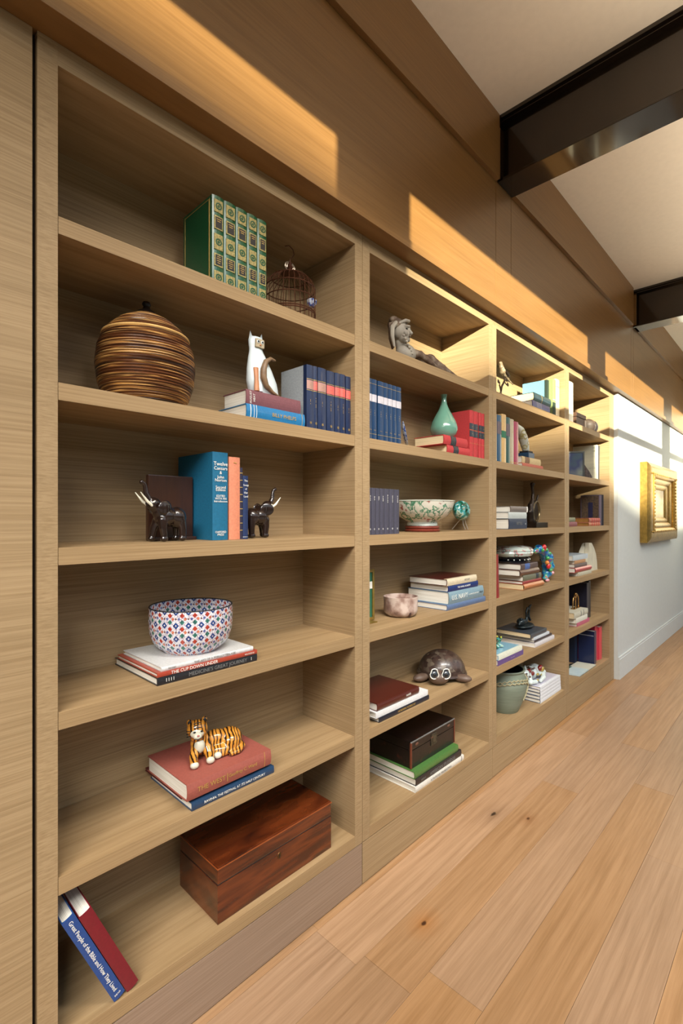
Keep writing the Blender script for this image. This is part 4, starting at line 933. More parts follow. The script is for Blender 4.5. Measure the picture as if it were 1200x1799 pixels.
# green glazed fish on a wire stand, right of the bowl
M_GLZ = mixmat('teal_glaze', [(20, 40, 36), (30, 110, 84), (70, 150, 160), (190, 205, 180), (30, 80, 60)], scale=34, rough=0.12, coat=0.7, detail=4, pos=[0.34, 0.45, 0.53, 0.6, 0.68])
fs = empty('glazed_fish', (2.280, 0.105, C2 + 0.003), label='teal glazed ceramic fish on a small wire stand beside the footed bowl', cat='sculpture')
obj('body', ell((0.0, 0.0, 0.100), (0.066, 0.044, 0.052), (0, 0.15, 0.2)), M_GLZ, fs, smooth=True)
for k in range(4):
    obj('fin', ell((-0.040 + 0.03 * k, -0.030 + 0.01 * k, 0.118 - 0.012 * (k % 2)), (0.022, 0.014, 0.018), (0.4 * k, 0.5, 0.2)), M_GLZ, fs, smooth=True)
obj('tail_fin', ell((0.066, 0.0, 0.096), (0.022, 0.010, 0.030), (0, 0.3, 0)), M_GLZ, fs, smooth=True)
for s in (-1, 1): obj('wire_leg', tube([(0.005 + 0.010 * s, -0.01, 0.052), (0.010 + 0.014 * s, -0.012, 0.028), (0.016 + 0.014 * s, -0.020, 0.002)], 0.0028, 6), plain('steel_wire', (170, 160, 150), 0.3, 0.8), fs)
obj('wire_leg', tube([(0.0, 0.01, 0.052), (-0.01, 0.05, 0.002)], 0.0028, 6), plain('steel_wire', (170, 160, 150), 0.3, 0.8), fs)

# ---- brass picture stand, pottery cup
pf = empty('framed_picture', (1.440, 0.130, C3), label='green picture in a gilt frame standing behind the left stile, second bookcase', cat='picture')
M_GILT = plain('gilt_frame', (150, 124, 62), 0.35, 0.6, vary=0.1); 
obj('backing', bx(0, 0.160, 0.006, 0.012, 0.005, 0.215), M_INKB, pf)
obj('picture', bx(0.008, 0.150, 0.002, 0.006, 0.012, 0.208), plain('green_print', (40, 96, 74), 0.4), pf)
obj('white_card', bx(0.06, 0.148, 0.0, 0.002, 0.135, 0.165), M_INKW, pf)
for (a, b, c, d_) in ((0, 0.160, 0.205, 0.217), (0, 0.160, 0.003, 0.015), (0.148, 0.160, 0.015, 0.205), (0, 0.012, 0.015, 0.205)):
    obj('frame_bar', bx(a, b, -0.003, 0.010, c, d_, 0.001), M_GILT, pf)
obj('foot', bx(0.0, 0.135, -0.040, 0.02, 0, 0.004, 0.001), M_GILT, pf)
M_CUP = mixmat('raku_glaze', [(84, 56, 46), (150, 122, 110), (196, 176, 164), (206, 186, 176)], scale=16, rough=0.35, detail=6, coat=0.2, pos=[0.3, 0.42, 0.55, 0.75], bump=0.3)
cp = empty('pottery_cup', (1.758, 0.108, C3), label='squat speckled pinkish pottery cup beside the stack of blue books', cat='cup')
obj('body', lathe([(0, 0.006), (0.045, 0.006), (0.048, 0.0), (0.058, 0.002), (0.072, 0.014), (0.076, 0.030), (0.075, 0.060), (0.077, 0.086), (0.073, 0.087), (0.070, 0.06), (0.068, 0.028), (0, 0.016)], 44), M_CUP, cp, smooth=True)
obj('drip', ell((-0.022, -0.066, 0.016), (0.007, 0.006, 0.014)), plain('dark_drip', (60, 38, 30), 0.4), cp, smooth=True)

# ---- ceramic turtle with spectacles
M_TUR = mixmat('turtle_stoneware', [(62, 46, 38), (92, 72, 60), (112, 96, 82)], scale=40, rough=0.5, kind='noise', detail=5, bump=0.3)
M_SHELL = mixmat('turtle_shell', [(46, 32, 28), (70, 52, 44), (54, 40, 34), (104, 92, 78)], scale=60, rough=0.35, kind='voronoi', bump=0.5, coat=0.2)
tu = empty('ceramic_turtle', (2.135, 0.145, C4 + 0.002), (0, 0, -0.80), 'brown ceramic turtle with big painted eyes, right of the three stacked books', 'sculpture')
bm = bmesh.new(); bmesh.ops.create_uvsphere(bm, u_segments=40, v_segments=24, radius=1.0)
bmesh.ops.transform(bm, matrix=Matrix.Translation((0.01, 0.0, 0.030)) @ Matrix.Diagonal((0.118, 0.108, 0.105, 1)), verts=bm.verts[:])
for v in bm.verts:
    if v.co.z < 0.022: v.co.z = 0.022 + (v.co.z - 0.022) * 0.1
obj('shell', bm, M_SHELL, tu, smooth=True)
obj('shell_rim', lathe([(0.112, 0.020), (0.126, 0.022), (0.122, 0.032), (0.108, 0.034)], 40, M=Matrix.Translation((0.01, 0, 0)) @ Matrix.Diagonal((1, 0.93, 1, 1)), closed=True), M_SHELL, tu, smooth=True)
obj('head', ell((-0.030, -0.122, 0.034), (0.050, 0.040, 0.033)), M_TUR, tu, smooth=True)
for s, ex in ((-1, -0.058), (1, -0.002)):
    obj('eye_socket', ell((ex, -0.145, 0.056), (0.021, 0.016, 0.020)), plain('slate_eye', (52, 58, 66), 0.25, coat=0.4), tu, smooth=True)
    obj('pupil', ell((ex, -0.160, 0.057), (0.008, 0.004, 0.008)), M_INKB, tu, smooth=True)
    ring = [(ex + 0.020 * math.cos(a), -0.158 - 0.003 * math.sin(a), 0.056 + 0.020 * math.sin(a) + (0.010 if math.sin(a) > 0.8 else 0)) for a in [2 * PI * k / 20 for k in range(20)]]
    obj('white_eye_rim', tube(ring, 0.0024, 6, closed=True), M_INKW, tu, smooth=True)
for (fx_, fy_, rz_) in ((0.092, -0.092, -0.5), (-0.108, -0.082, 0.5), (0.070, 0.050, 0.6), (-0.060, 0.050, -0.6)):
    obj('flipper', ell((fx_, fy_, 0.020), (0.046, 0.026, 0.019), (0, 0, rz_)), M_TUR, tu, smooth=True)
obj('tail', ell((0.0, 0.115, 0.016), (0.012, 0.020, 0.010)), M_TUR, tu, smooth=True)

# ---- black leather chest
M_CHEST = mixmat('aged_black_leather', [(12, 9, 8), (24, 15, 12), (16, 11, 10), (70, 32, 20)], scale=22, rough=0.35, detail=6, coat=0.25, pos=[0.3, 0.5, 0.62, 0.78], bump=0.3)
ch = empty('leather_chest', (1.735, 0.034, C5 + 0.0856), label='antique black leather chest with a brass lock plate on the green book', cat='chest')
obj('body', bx(0, 0.352, 0, 0.24, 0, 0.078, 0.002), M_CHEST, ch)
obj('lid', bx(-0.001, 0.353, -0.001, 0.241, 0.080, 0.118, 0.003), M_CHEST, ch)
obj('lid_edge', bx(-0.002, 0.354, -0.0025, 0.003, 0.112, 0.1175, 0.001), plain('worn_edge', (110, 110, 108), 0.4), ch)
for x_ in (0.0, 0.352):
    obj('corner_binding', bx(x_ - 0.003, x_ + 0.003, -0.003, 0.006, 0.002, 0.112, 0.001), plain('red_binding', (104, 52, 34), 0.5), ch)
lk = obj('lock_plate', bx(0.150, 0.198, -0.0035, 0, 0.050, 0.102, 0.001), plain('old_brass', (78, 72, 58), 0.45, 0.6, vary=0.25, scale=120), ch)
obj('hasp', bx(0.164, 0.184, -0.006, -0.0035, 0.064, 0.094, 0.001), plain('old_brass2', (98, 90, 72), 0.4, 0.6), lk)
for k in range(3): obj('flower_mark', ell((0.04 + 0.12 * k + (0.02 if k > 1 else 0), -0.002, 0.098 - 0.01 * (k % 2)), (0.012, 0.002, 0.006)), plain('faded_paint', (96, 62, 44), 0.6), ch)
# ================================================================ bookcase three ornaments
M_BRZ = plain('dark_bronze', (44, 34, 26), 0.35, 0.6, vary=0.2, scale=40)
M_BIRD = mixmat('bird_paint', [(60, 50, 40), (120, 104, 80), (210, 200, 180)], scale=60, rough=0.4)
bd = empty('bird_sculpture', (2.735, 0.105, C0), label='small bird perched on a dark bronze branch on the top shelf', cat='sculpture')
obj('base', lathe([(0, 0), (0.040, 0), (0.036, 0.010), (0, 0.012)], 24), M_BRZ, bd, smooth=True)
obj('branch', tube([(0, 0, 0.01), (-0.006, 0, 0.06), (0.008, 0, 0.10), (0.045, 0, 0.140), (0.040, 0, 0.165)], [0.007, 0.006, 0.006, 0.006, 0.004], 8), M_BRZ, bd, smooth=True)
obj('branch', tube([(-0.004, 0, 0.07), (-0.030, -0.004, 0.100), (-0.026, -0.004, 0.118)], [0.005, 0.004, 0.002], 8), M_BRZ, bd, smooth=True)
for (x_, z_) in ((0.085, 0.125), (-0.036, 0.120), (0.070, 0.150)):
    obj('leaf', ell((x_, 0, z_), (0.014, 0.004, 0.010), (0, 0.6, 0)), M_BRZ, bd, smooth=True)
obj('branch', tube([(0.040, 0, 0.135), (0.070, 0, 0.120), (0.088, 0, 0.128)], 0.003, 6), M_BRZ, bd, smooth=True)
skin_obj('body', [(0.020, 0, 0.190, .019, .018), (0.048, 0, 0.178, .017, .014), (0.090, 0, 0.158, .009, .006), (0.155, 0, 0.140, .007, .003), (0.002, 0, 0.212, .014, .014), (-0.008, 0, 0.232, .011, .011), (-0.022, 0, 0.230, .003, .003)],
         [(0, 1), (1, 2), (2, 3), (0, 4), (4, 5), (5, 6)], M_BIRD, bd, 2, 0)
obj('wing', ell((0.048, -0.016, 0.182), (0.034, 0.006, 0.013), (0, 0.35, 0)), M_BRZ, bd, smooth=True)

co = empty('curved_ornament', (3.075, 0.100, C1 + 0.0706), label='white curved porcelain ornament on a small dark blue base beside the novels', cat='ornament')
M_CO = mixmat('painted_white', [(190, 190, 176), (186, 188, 178), (150, 138, 70), (200, 200, 190)], scale=20, rough=0.25, coat=0.4, pos=[0, 0.5, 0.58, 0.64])
obj('base', bx(-0.045, 0.045, -0.035, 0.035, 0.0, 0.036, 0.004), plain('dark_blue_base', (40, 66, 92), 0.3, coat=0.3), co)
obj('base_top', bx(-0.038, 0.038, -0.028, 0.028, 0.036, 0.048, 0.003), M_INKB, co)
obj('curve', tube([(0.0, 0, 0.046), (-0.028, -0.003, 0.085), (-0.060, -0.004, 0.130), (-0.110, -0.006, 0.175), (-0.165, -0.008, 0.196)], [(0.020, 0.020), (0.027, 0.022), (0.030, 0.022), (0.026, 0.018), (0.010, 0.008)], 14), M_CO, co, smooth=True)

br = empty('bronze_sculpture', (3.185, 0.100, C2), label='dark bronze sculpture of a long necked figure holding a ring', cat='sculpture')
obj('plinth', bx(-0.060, 0.130, -0.045, 0.045, 0, 0.034, 0.002), M_BRZ, br)
obj('ring', tube([(0.022 + 0.050 * math.cos(a), -0.012, 0.105 + 0.066 * math.sin(a)) for a in [2 * PI * k / 32 for k in range(32)]], 0.006, 8, closed=True), plain('polished_bronze', (120, 104, 76), 0.25, 0.8), br, smooth=True)
skin_obj('figure', [(-0.045, 0.0, 0.050, .026, .028), (-0.056, 0.0, 0.100, .026, .026), (-0.040, 0.0, 0.145, .020, .020), (-0.012, 0.0, 0.185, .011, .011), (-0.006, 0.0, 0.225, .009, .009), (-0.018, 0.0, 0.262, .009, .009), (-0.016, 0.0, 0.284, .015, .014), (0.014, 0.0, 0.288, .007, .006),
                     (0.010, 0.0, 0.168, .009, .009), (0.050, 0.0, 0.178, .008, .008), (0.074, 0.0, 0.212, .006, .006), (0.0, 0, 0.038, .018, .012)],
         [(0, 1), (1, 2), (2, 3), (3, 4), (4, 5), (5, 6), (6, 7), (2, 8), (8, 9), (9, 10), (0, 11)], M_BRZ, br, 2, 0)
obj('ring_plate', ell((0.024, -0.006, 0.105), (0.043, 0.004, 0.058)), M_BRZ, br, smooth=True)

zb = C3 + 0.1575
pbx = empty('porcelain_box', (2.950, 0.140, zb), label='oval painted porcelain box with a lid on a black stand, on the book stack', cat='box')
M_PB = mixmat('painted_porcelain', [(176, 190, 180), (184, 196, 188), (170, 110, 110), (90, 120, 110), (190, 200, 192)], scale=28, rough=0.15, coat=0.6, pos=[0, 0.5, 0.57, 0.62, 0.68])
S_ = dict(sx=1.0, sy=0.84)
obj('stand', lathe([(0, 0), (0.125, 0), (0.130, 0.010), (0.112, 0.016), (0.126, 0.026), (0.120, 0.032), (0, 0.032)], 40, **S_), plain('black_lacquer', (18, 18, 24), 0.2, coat=0.5), pbx, smooth=True)
obj('body', lathe([(0, 0.033), (0.110, 0.033), (0.140, 0.044), (0.150, 0.060), (0.146, 0.072), (0, 0.072)], 44, **S_), M_PB, pbx, smooth=True)
obj('lid', lathe([(0, 0.0735), (0.150, 0.0735), (0.150, 0.079), (0.138, 0.092), (0.100, 0.102), (0.05, 0.106), (0, 0.106)], 44, **S_), M_PB, pbx, smooth=True)
for k in range(9):
    a = -PI * (0.1 + 0.8 * k / 8); obj('stand_stud', ell((0.125 * math.cos(a), 0.105 * math.sin(a), 0.021), (0.004, 0.004, 0.004), u=8, v=6), M_INKW, pbx)

gl = empty('glass_parrot', (3.40, 0.085, C3), label='blue glass parrot with red and green flecks curving beside the porcelain box', cat='sculpture')
M_GL = mixmat('blue_art_glass', [(14, 40, 110), (20, 96, 160), (60, 150, 190), (90, 170, 110), (200, 60, 60), (30, 80, 160), (110, 110, 180)], scale=26, rough=0.08, coat=0.9, detail=3, pos=[0.25, 0.42, 0.50, 0.56, 0.61, 0.65, 0.72])
skin_obj('body', [(-0.055, 0, 0.026, .024, .014), (-0.022, 0, 0.058, .036, .032), (-0.004, 0, 0.105, .046, .042), (-0.034, 0, 0.165, .050, .044), (-0.100, 0, 0.208, .044, .036), (-0.170, 0, 0.226, .036, .032), (-0.225, 0, 0.216, .020, .018)],
         [(0, 1), (1, 2), (2, 3), (3, 4), (4, 5), (5, 6)], M_GL, gl, 2, 3)
M_ROSE = plain('red_glass', (196, 40, 44), 0.1, coat=0.8, vary=0.2, scale=60); M_LEAF = plain('green_glass', (60, 150, 80), 0.1, coat=0.8)
for (x_, z_, r_, m_) in ((-0.150, 0.236, 0.024, M_ROSE), (-0.118, 0.222, 0.012, M_LEAF), (-0.178, 0.222, 0.012, M_LEAF), (-0.075, 0.110, 0.020, M_ROSE), (-0.090, 0.165, 0.013, M_LEAF), (-0.100, 0.135, 0.014, plain('orange_glass', (214, 130, 60), 0.1, coat=0.8)),
                         (-0.010, 0.060, 0.012, plain('pink_glass', (214, 150, 160), 0.1, coat=0.8)), (-0.060, 0.195, 0.012, M_LEAF), (-0.045, 0.080, 0.011, M_LEAF)):
    obj('glass_flower', ell((x_, -0.030, z_), (r_, 0.014, r_)), m_, gl, smooth=True)
obj('foot', ell((-0.050, -0.012, 0.012), (0.022, 0.014, 0.012)), plain('pink_glass', (214, 150, 160), 0.1, coat=0.8), gl, smooth=True)

dg = empty('dragon_figure', (3.120, 0.130, C4 + 0.0945), label='small dark bronze dragon figure with a looped neck on the book stack', cat='sculpture')
M_DG = plain('verdigris_bronze', (38, 46, 48), 0.35, 0.5, vary=0.25, scale=50)
obj('rock_base', ell((0.0, 0, 0.010), (0.090, 0.052, 0.016)), M_DG, dg, smooth=True)
skin_obj('body', [(-0.055, 0, 0.040, .030, .026), (-0.020, 0, 0.034, .020, .018), (0.020, 0, 0.030, .016, .014), (0.036, 0, 0.060, .009, .009), (0.022, 0, 0.092, .007, .007), (0.044, 0, 0.118, .007, .007), (0.068, 0, 0.100, .007, .007), (0.064, 0, 0.060, .008, .008), (0.085, 0, 0.034, .010, .009),
                   (0.078, 0, 0.122, .009, .008), (0.100, 0, 0.130, .006, .006), (-0.085, 0, 0.030, .012, .010)],
         [(0, 1), (1, 2), (2, 3), (3, 4), (4, 5), (5, 6), (6, 7), (7, 8), (6, 9), (9, 10), (0, 11)], M_DG, dg, 2, 1)
for k in range(4): obj('scale_ridge', ell((-0.075 + 0.022 * k, -0.012, 0.062 - 0.006 * k), (0.010, 0.008, 0.008)), M_DG, dg, smooth=True)
fr = empty('glazed_frog', (2.650, 0.100, C4 + 0.0566), label='small teal glazed frog figurine on the pale blue picture book', cat='figurine')
skin_obj('body', [(0, 0, 0.022, .022, .020), (0.024, -0.006, 0.038, .018, .016), (0.044, -0.012, 0.044, .010, .008), (0.02, -0.034, 0.010, .008, .007), (0.02, 0.03, 0.010, .008, .007), (-0.026, -0.026, 0.012, .012, .010), (-0.026, 0.026, 0.012, .012, .010)],
         [(0, 1), (1, 2), (0, 3), (0, 4), (0, 5), (0, 6)], M_GLZ, fr, 2, 0)
for s in (-1, 1): obj('eye', ell((0.034, -0.006 + 0.012 * s, 0.056), (0.006, 0.006, 0.006)), plain('yellow_eye', (190, 190, 70), 0.2), fr, smooth=True)

M_POT = mixmat('grey_green_stoneware', [(86, 96, 84), (118, 128, 112), (132, 142, 128)], scale=1, stretch=(6, 6, 90), rough=0.5, detail=3, bump=0.4)
pt = empty('roped_pot', (2.858, 0.146, C5), label='grey green stoneware pot with a raised rope pattern, bottom shelf', cat='pot')
pp = [(0, 0.0), (0.080, 0.0), (0.084, 0.006), (0.104, 0.050), (0.124, 0.110), (0.134, 0.160), (0.132, 0.195), (0.120, 0.222), (0.117, 0.240), (0.124, 0.252), (0.122, 0.258), (0.112, 0.254), (0.108, 0.235), (0.118, 0.19), (0.110, 0.10), (0.07, 0.02), (0, 0.015)]
obj('body', lathe(pp, 52), M_POT, pt, smooth=True)
obj('dark_lining', lathe([(0.1075, 0.236), (0.111, 0.2525), (0.1085, 0.2535), (0.1055, 0.236), (0.10, 0.20), (0.0, 0.12), (0, 0.118), (0.102, 0.198)], 44, closed=True), plain('dark_lining', (20, 24, 28), 0.5), pt, smooth=True)
M_ROPE = mixmat('clay_rope', [(110, 104, 78), (156, 148, 116), (170, 162, 130)], scale=180, rough=0.7, bump=0.6)
def on_pot(a, z):
    r = 0.12
    for (ra, za), (rb, zb_) in zip(pp, pp[1:9]):
        if za <= z <= zb_ and zb_ > za: r = ra + (rb - ra) * (z - za) / (zb_ - za)
    return ((r + 0.003) * math.cos(a), (r + 0.003) * math.sin(a), z)
for off in (0, 1):
    obj('rope_band', tube([on_pot(a, 0.188 - 0.014 * off + 0.022 * abs(math.cos(1.5 * a)) + 0.004 * math.sin(30 * a + off * 3)) for a in [2 * PI * k / 90 for k in range(90)]], 0.0045, 6, closed=True), M_ROPE, pt, smooth=True)
for k in range(5):
    obj('rope_strand', tube([on_pot(-1.35 + 0.10 * k + 0.20 * math.sin(t * 4 + k), 0.185 - 0.105 * t) for t in [j / 10 for j in range(11)]], 0.0042, 6), M_ROPE, pt, smooth=True)
obj('rope_strand', tube([on_pot(-0.75 - 0.6 * t, 0.212 - 0.09 * t) for t in [j / 10 for j in range(11)]], 0.006, 6), M_ROPE, pt, smooth=True)
obj('inner_knob', ell((0.02, 0.07, 0.245), (0.020, 0.012, 0.012)), plain('dark_lining', (20, 24, 28), 0.5), pt, smooth=True)

pc = empty('porcelain_cat', (3.190, 0.125, C5 + 0.1026), label='sleeping white porcelain cat with red and gold patches on the atlas stack', cat='figurine')
M_PC = plain('cat_glaze', (204, 216, 214), 0.12, vary=0.03, coat=0.8)
skin_obj('body', [(0.0, 0.0, 0.050, .052, .044), (-0.070, 0.0, 0.050, .046, .044), (-0.125, -0.004, 0.066, .032, .034), (0.075, 0.0, 0.048, .050, .044), (0.110, -0.040, 0.036, .024, .022), (0.050, -0.070, 0.024, .016, .016), (-0.02, -0.078, 0.018, .012, .012),
                   (-0.110, -0.050, 0.022, .018, .016), (-0.060, -0.064, 0.018, .016, .014)],
         [(0, 1), (1, 2), (0, 3), (3, 4), (4, 5), (5, 6), (1, 7), (7, 8)], M_PC, pc, 2, 0)
obj('head', ell((-0.140, -0.022, 0.078), (0.036, 0.034, 0.032)), M_PC, pc, smooth=True)
for s in (-1, 1):
    bm = bmesh.new(); bmesh.ops.create_cone(bm, cap_ends=True, segments=8, radius1=0.012, radius2=0.002, depth=0.024, matrix=Matrix.Translation((-0.140 + 0.020 * s, -0.018, 0.114)) @ Matrix.Rotation(0.3 * s, 4, 'Y'))
    obj('ear', bm, M_PC, pc, smooth=True)
M_PR = plain('patch_red', (120, 34, 30), 0.15, coat=0.7, vary=0.2, scale=80); M_PG = plain('patch_gold', (170, 146, 70), 0.2, 0.3, coat=0.6); M_PK = plain('patch_brown', (70, 44, 34), 0.15, coat=0.7)
for (x_, y_, z_, a_, b_, c_, m_) in ((-0.095, -0.030, 0.086, 0.030, 0.018, 0.014, M_PR), (-0.035, -0.022, 0.092, 0.028, 0.024, 0.010, M_PK), (-0.035, -0.024, 0.098, 0.018, 0.016, 0.007, M_PC), (-0.060, -0.045, 0.066, 0.016, 0.010, 0.014, M_PR), (0.075, -0.040, 0.070, 0.030, 0.018, 0.022, M_PR),
                                     (0.078, -0.050, 0.066, 0.022, 0.014, 0.018, M_PG), (0.070, -0.058, 0.030, 0.026, 0.014, 0.012, M_PG), (-0.160, -0.046, 0.080, 0.014, 0.010, 0.012, M_PK), (-0.160, -0.054, 0.080, 0.008, 0.005, 0.008, M_PC), (-0.050, -0.072, 0.026, 0.010, 0.006, 0.010, M_PG), (0.0, -0.052, 0.048, 0.014, 0.008, 0.008, M_PG), (-0.128, -0.054, 0.062, 0.010, 0.006, 0.006, M_PK)):
    obj('painted_patch', ell((x_, y_, z_), (a_, b_, c_)), m_, pc, smooth=True)

# ================================================================ bookcase four ornaments
wb = empty('wooden_box', (3.880, 0.060, C0), label='small brown wooden box on the top shelf of the last bookcase', cat='box')
M_WB = plain('brown_box_wood', (84, 60, 46), 0.5, vary=0.2, stretch=(4, 40, 40))
obj('body', bx(0, 0.21, 0, 0.14, 0, 0.085, 0.002), M_WB, wb); obj('lid', bx(-0.003, 0.213, -0.003, 0.143, 0.087, 0.118, 0.003), M_WB, wb)
obj('label_band', bx(0.18, 0.214, -0.004, 0.0, 0.01, 0.08), plain('pale_band', (190, 170, 150), 0.5), wb)
sh = empty('shell_ornament', (4.235, 0.085, C0), label='round grey and cream striped shell ornament beside the small wooden box', cat='ornament')
M_SHL = mixmat('shell_stripes', [(150, 120, 100), (214, 196, 170), (120, 110, 110)], scale=14, stretch=(0.1, 0.1, 2), kind='wave', rough=0.3, coat=0.4)
obj('shell', ell((0, 0, 0.060), (0.070, 0.055, 0.060)), M_SHL, sh, smooth=True)
obj('shell_lip', ell((0.045, -0.020, 0.056), (0.035, 0.040, 0.052)), plain('grey_lip', (126, 118, 116), 0.35, coat=0.3), sh, smooth=True)
obj('foot', lathe([(0, 0), (0.035, 0), (0.030, 0.008), (0, 0.01)], 20), M_INKB, sh)

def photo(label, loc, rz, w, h, mat, fm, tilt=0.10, t=0.018, fw=0.012):
    r = empty('framed_photo', loc, (-tilt, 0, rz), label, 'photo frame')
    obj('photograph', bx(fw, w - fw, 0.003, t - 0.004, fw, h - fw), mat, r)
    for (a, b, c, d_) in ((0, w, h - fw, h), (0, w, 0, fw), (0, fw, fw, h - fw), (w - fw, w, fw, h - fw)):
        obj('frame_bar', bx(a, b, 0, t, c, d_, 0.001), fm, r)
    return r
M_PH1 = mixmat('photo_sea', [(60, 74, 70), (70, 90, 88), (60, 66, 96), (112, 118, 112), (52, 54, 56)], scale=7, rough=0.25, detail=2, coat=0.3)
M_PH2 = mixmat('photo_hills', [(206, 202, 180), (190, 188, 170), (70, 62, 50), (46, 42, 44)], scale=1.0, stretch=(3, 3, 9), rough=0.25, detail=4, coat=0.3, pos=[0.35, 0.5, 0.56, 0.66])
photo('dark framed photograph of pale rounded shapes, last bookcase, second shelf', (3.860, 0.245, C1 + 0.002), -0.85, 0.26, 0.205, M_PH1, plain('slim_dark_frame', (60, 62, 60), 0.4), tilt=0.0)
p2_ = stand('tall photo book with a pale sky cover, last bookcase, second shelf', 4.300, 4.332, 0.040, 0.185, C1, 0.285, plain('white_jacket', (214, 208, 190), 0.4), bulge=0.002)
obj('cover_photo', bx(-0.0012, 0.0, 0.012, 0.180, 0.006, 0.280), M_PH2, p2_)
obj('figure_shape', tube([(-0.0013, 0.140, 0.190), (-0.0013, 0.115, 0.135), (-0.0013, 0.080, 0.070), (-0.0013, 0.060, 0.012)], [(0.001, 0.016), (0.001, 0.016), (0.001, 0.022), (0.001, 0.030)], 8), plain('grey_figure', (92, 84, 84), 0.5, vary=0.2, scale=60), p2_)
r_ = empty('portfolio', (4.345, 0.040, C1 + 0.002), (0, 0.06, 0), 'thin dark portfolio leaning right of the tall photo book', 'portfolio')
obj('board', bx(0, 0.020, 0, 0.19, 0.002, 0.285, 0.002), plain('dark_board', (64, 62, 60), 0.5), r_)

sl = empty('sail_sculpture', (4.215, 0.135, C3), label='white curved stone sail sculpture beside the stack of books', cat='sculpture')
M_SAIL = plain('white_stone', (196, 190, 170), 0.5, vary=0.05, scale=14)
def fin(name, pts, y0, y1, x_shift):
    bm = bmesh.new()
    f = [bm.verts.new((x, y0, z)) for x, z in pts]; b = [bm.verts.new((x + x_shift, y1, z)) for x, z in pts]
    bm.faces.new(f); bm.faces.new(b)
    for k in range(len(pts)): bm.faces.new((f[k], f[(k + 1) % len(pts)], b[(k + 1) % len(pts)], b[k]))
    return obj(name, bm, M_SAIL, sl)
fin('sail', [(-0.07, 0.0), (0.220, 0.0), (0.212, 0.06), (0.185, 0.13), (0.135, 0.185), (0.075, 0.228), (0.010, 0.232), (0.0, 0.15)], -0.060, -0.030, 0.0)
fin('sail', [(-0.13, 0.0), (0.120, 0.0), (0.075, 0.226), (0.040, 0.222), (-0.03, 0.165), (-0.09, 0.09)], -0.028, 0.0, -0.01)

bs = empty('brass_ornament', (3.955, 0.090, C4 + 0.1088), label='small brass ornament of two arched legs on the cream book', cat='ornament')
M_BRASS = plain('brass', (170, 130, 80), 0.25, 0.9)
for k, (a, b) in enumerate(((-0.060, 0.0), (-0.005, 0.060))):
    obj('arch', tube([(a, 0, 0.004), (a + 0.002, 0, 0.050), (a + 0.012, 0, 0.084), ((a + b) / 2 + 0.004, 0, 0.096 + 0.008 * k), (b - 0.004, 0, 0.080), (b, 0, 0.045), (b + 0.002, 0, 0.004)], 0.0055, 8), M_BRASS, bs, smooth=True)
obj('ball', ell((0.0, 0, 0.108), (0.013, 0.012, 0.012)), M_BRASS, bs, smooth=True)
obj('base', bx(-0.070, 0.072, -0.015, 0.015, 0, 0.005, 0.001), M_BRASS, bs)

mg = empty('open_magazine', (3.805, 0.018, C5), label='open magazine with a pale blue page lying at the front of the bottom shelf', cat='magazine')
def page(name, pts, z0, z1, mat):
    bm = bmesh.new(); lo = [bm.verts.new((x, y, 0.0 + z0)) for x, y in pts]; hi = [bm.verts.new((x, y, z1)) for x, y in pts]
    bm.faces.new(lo); bm.faces.new(hi)
    for k in range(len(pts)): bm.faces.new((lo[k], lo[(k + 1) % len(pts)], hi[(k + 1) % len(pts)], hi[k]))
    return obj(name, bm, mat, mg)
page('left_pages', [(-0.02, 0.19), (0.02, 0.0), (0.215, 0.0), (0.195, 0.19)], 0, 0.010, mixmat('magazine_page', [(140, 170, 196), (190, 204, 204), (206, 198, 176)], scale=6, rough=0.4))
page('right_pages', [(0.216, 0.0), (0.396, 0.0), (0.376, 0.134), (0.203, 0.134)], 0, 0.008, mixmat('magazine_page2', [(196, 192, 172), (206, 202, 184), (120, 130, 110)], scale=9, rough=0.4))
page('green_photo', [(0.0, 0.115), (0.196, 0.115), (0.190, 0.186), (-0.012, 0.186)], 0.0095, 0.0112, plain('magazine_green', (44, 90, 70), 0.35, vary=0.2))
page('back_cover', [(-0.024, 0.194), (0.017, -0.003), (0.399, -0.003), (0.379, 0.136), (0.200, 0.194)], -0.0003, 0.0, M_INKB)

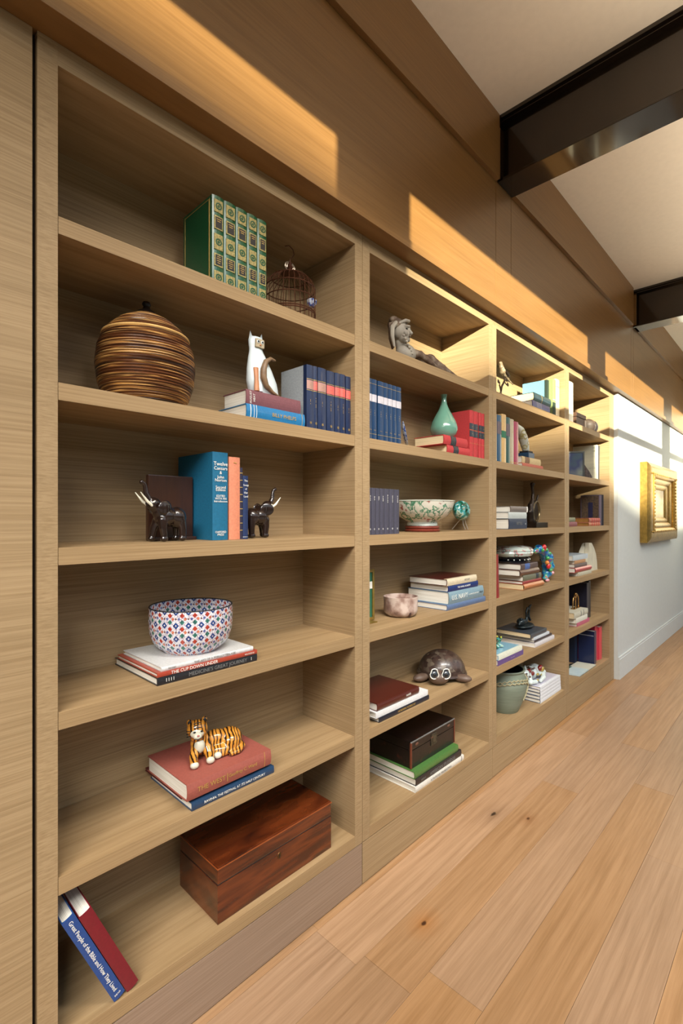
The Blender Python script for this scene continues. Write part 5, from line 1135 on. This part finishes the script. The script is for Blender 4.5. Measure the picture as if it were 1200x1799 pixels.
# ================================================================ gilt frame on the white wall
gf = empty('gilt_picture_frame', (5.365, -0.031, 1.135), label='ornate gilt framed small painting hanging on the white wall', cat='picture')
M_GO = plain('gold_leaf', (168, 134, 66), 0.32, 0.8, vary=0.12, scale=30, bump=0.2)
M_GO2 = mixmat('carved_gold', [(110, 78, 26), (196, 152, 70), (220, 184, 100)], scale=70, rough=0.35, metal=0.7, bump=1.0, detail=4)
W_, H_ = 1.42, 0.775
def ring(name, o, i, d0, d1, mat, bev=0.006):
    """mitred frame ring from inset o to inset i; depth profile d0 (outer) to d1 (inner), towards the room"""
    bm = bmesh.new()
    def loop(k, d): return [bm.verts.new(p) for p in ((k, -d, k * 0.55), (W_ - k, -d, k * 0.55), (W_ - k, -d, H_ - k * 0.55), (k, -d, H_ - k * 0.55))]
    A, B = loop(o, 0), loop(o, d0)
    mid = [loop(o + (i - o) * u, d0 + (d1 - d0) * u + 0.010 * math.sin(PI * u)) for u in (0.2, 0.4, 0.6, 0.8)]
    C_ = loop(i, d1); D_ = loop(i, 0)
    seq = [A, B] + mid + [C_, D_]
    for a, b in zip(seq, seq[1:] + [A]):
        for k in range(4): bm.faces.new((a[k], a[(k + 1) % 4], b[(k + 1) % 4], b[k]))
    return obj(name, bm, mat, gf)
ring('outer_moulding', 0.0, 0.16, 0.060, 0.078, M_GO)
ring('carved_moulding', 0.16, 0.24, 0.082, 0.066, M_GO2)
ring('inner_moulding', 0.24, 0.34, 0.050, 0.038, M_GO)
ring('slip', 0.34, 0.44, 0.030, 0.018, M_GO)
for zz in (0, 1):
    for k in range(40):
        obj('carved_bead', ell((0.10 + 1.22 * k / 39, -0.082, (0.105 if zz == 0 else H_ - 0.105)), (0.012, 0.008, 0.009), u=8, v=6), M_GO, gf) if k % 2 == 0 else None
for xx in (0.20, W_ - 0.20):
    for k in range(16):
        obj('carved_bead', ell((xx, -0.084, 0.12 + (H_ - 0.24) * k / 15), (0.014, 0.008, 0.011), u=8, v=6), M_GO, gf)
M_PAINT = mixmat('painting', [(176, 160, 122), (150, 138, 110), (112, 100, 80), (70, 56, 44)], scale=1, stretch=(2.5, 3, 5), rough=0.4, detail=4, pos=[0.35, 0.48, 0.58, 0.7])
obj('painting', bx(0.43, W_ - 0.43, -0.014, -0.004, 0.235, H_ - 0.235), M_PAINT, gf)
obj('backing', bx(0.02, W_ - 0.02, -0.004, 0.0, 0.02, H_ - 0.02), M_INKB, gf)

# ================================================================ turn lettering and grown bodies into plain meshes
bpy.context.view_layer.update()
dg_ = bpy.context.evaluated_depsgraph_get()
for o in [o for o in COL.objects if o.type == 'FONT' or (o.type == 'MESH' and o.modifiers)]:
    me = bpy.data.meshes.new_from_object(o.evaluated_get(dg_), depsgraph=dg_)
    if o.type == 'FONT':
        n_ = bpy.data.objects.new('title', me); COL.objects.link(n_)
        n_.parent = o.parent; n_.matrix_local = o.matrix_local.copy()
        bpy.data.objects.remove(o)
    else:
        o.modifiers.clear(); o.data = me
        for p in me.polygons: p.use_smooth = True
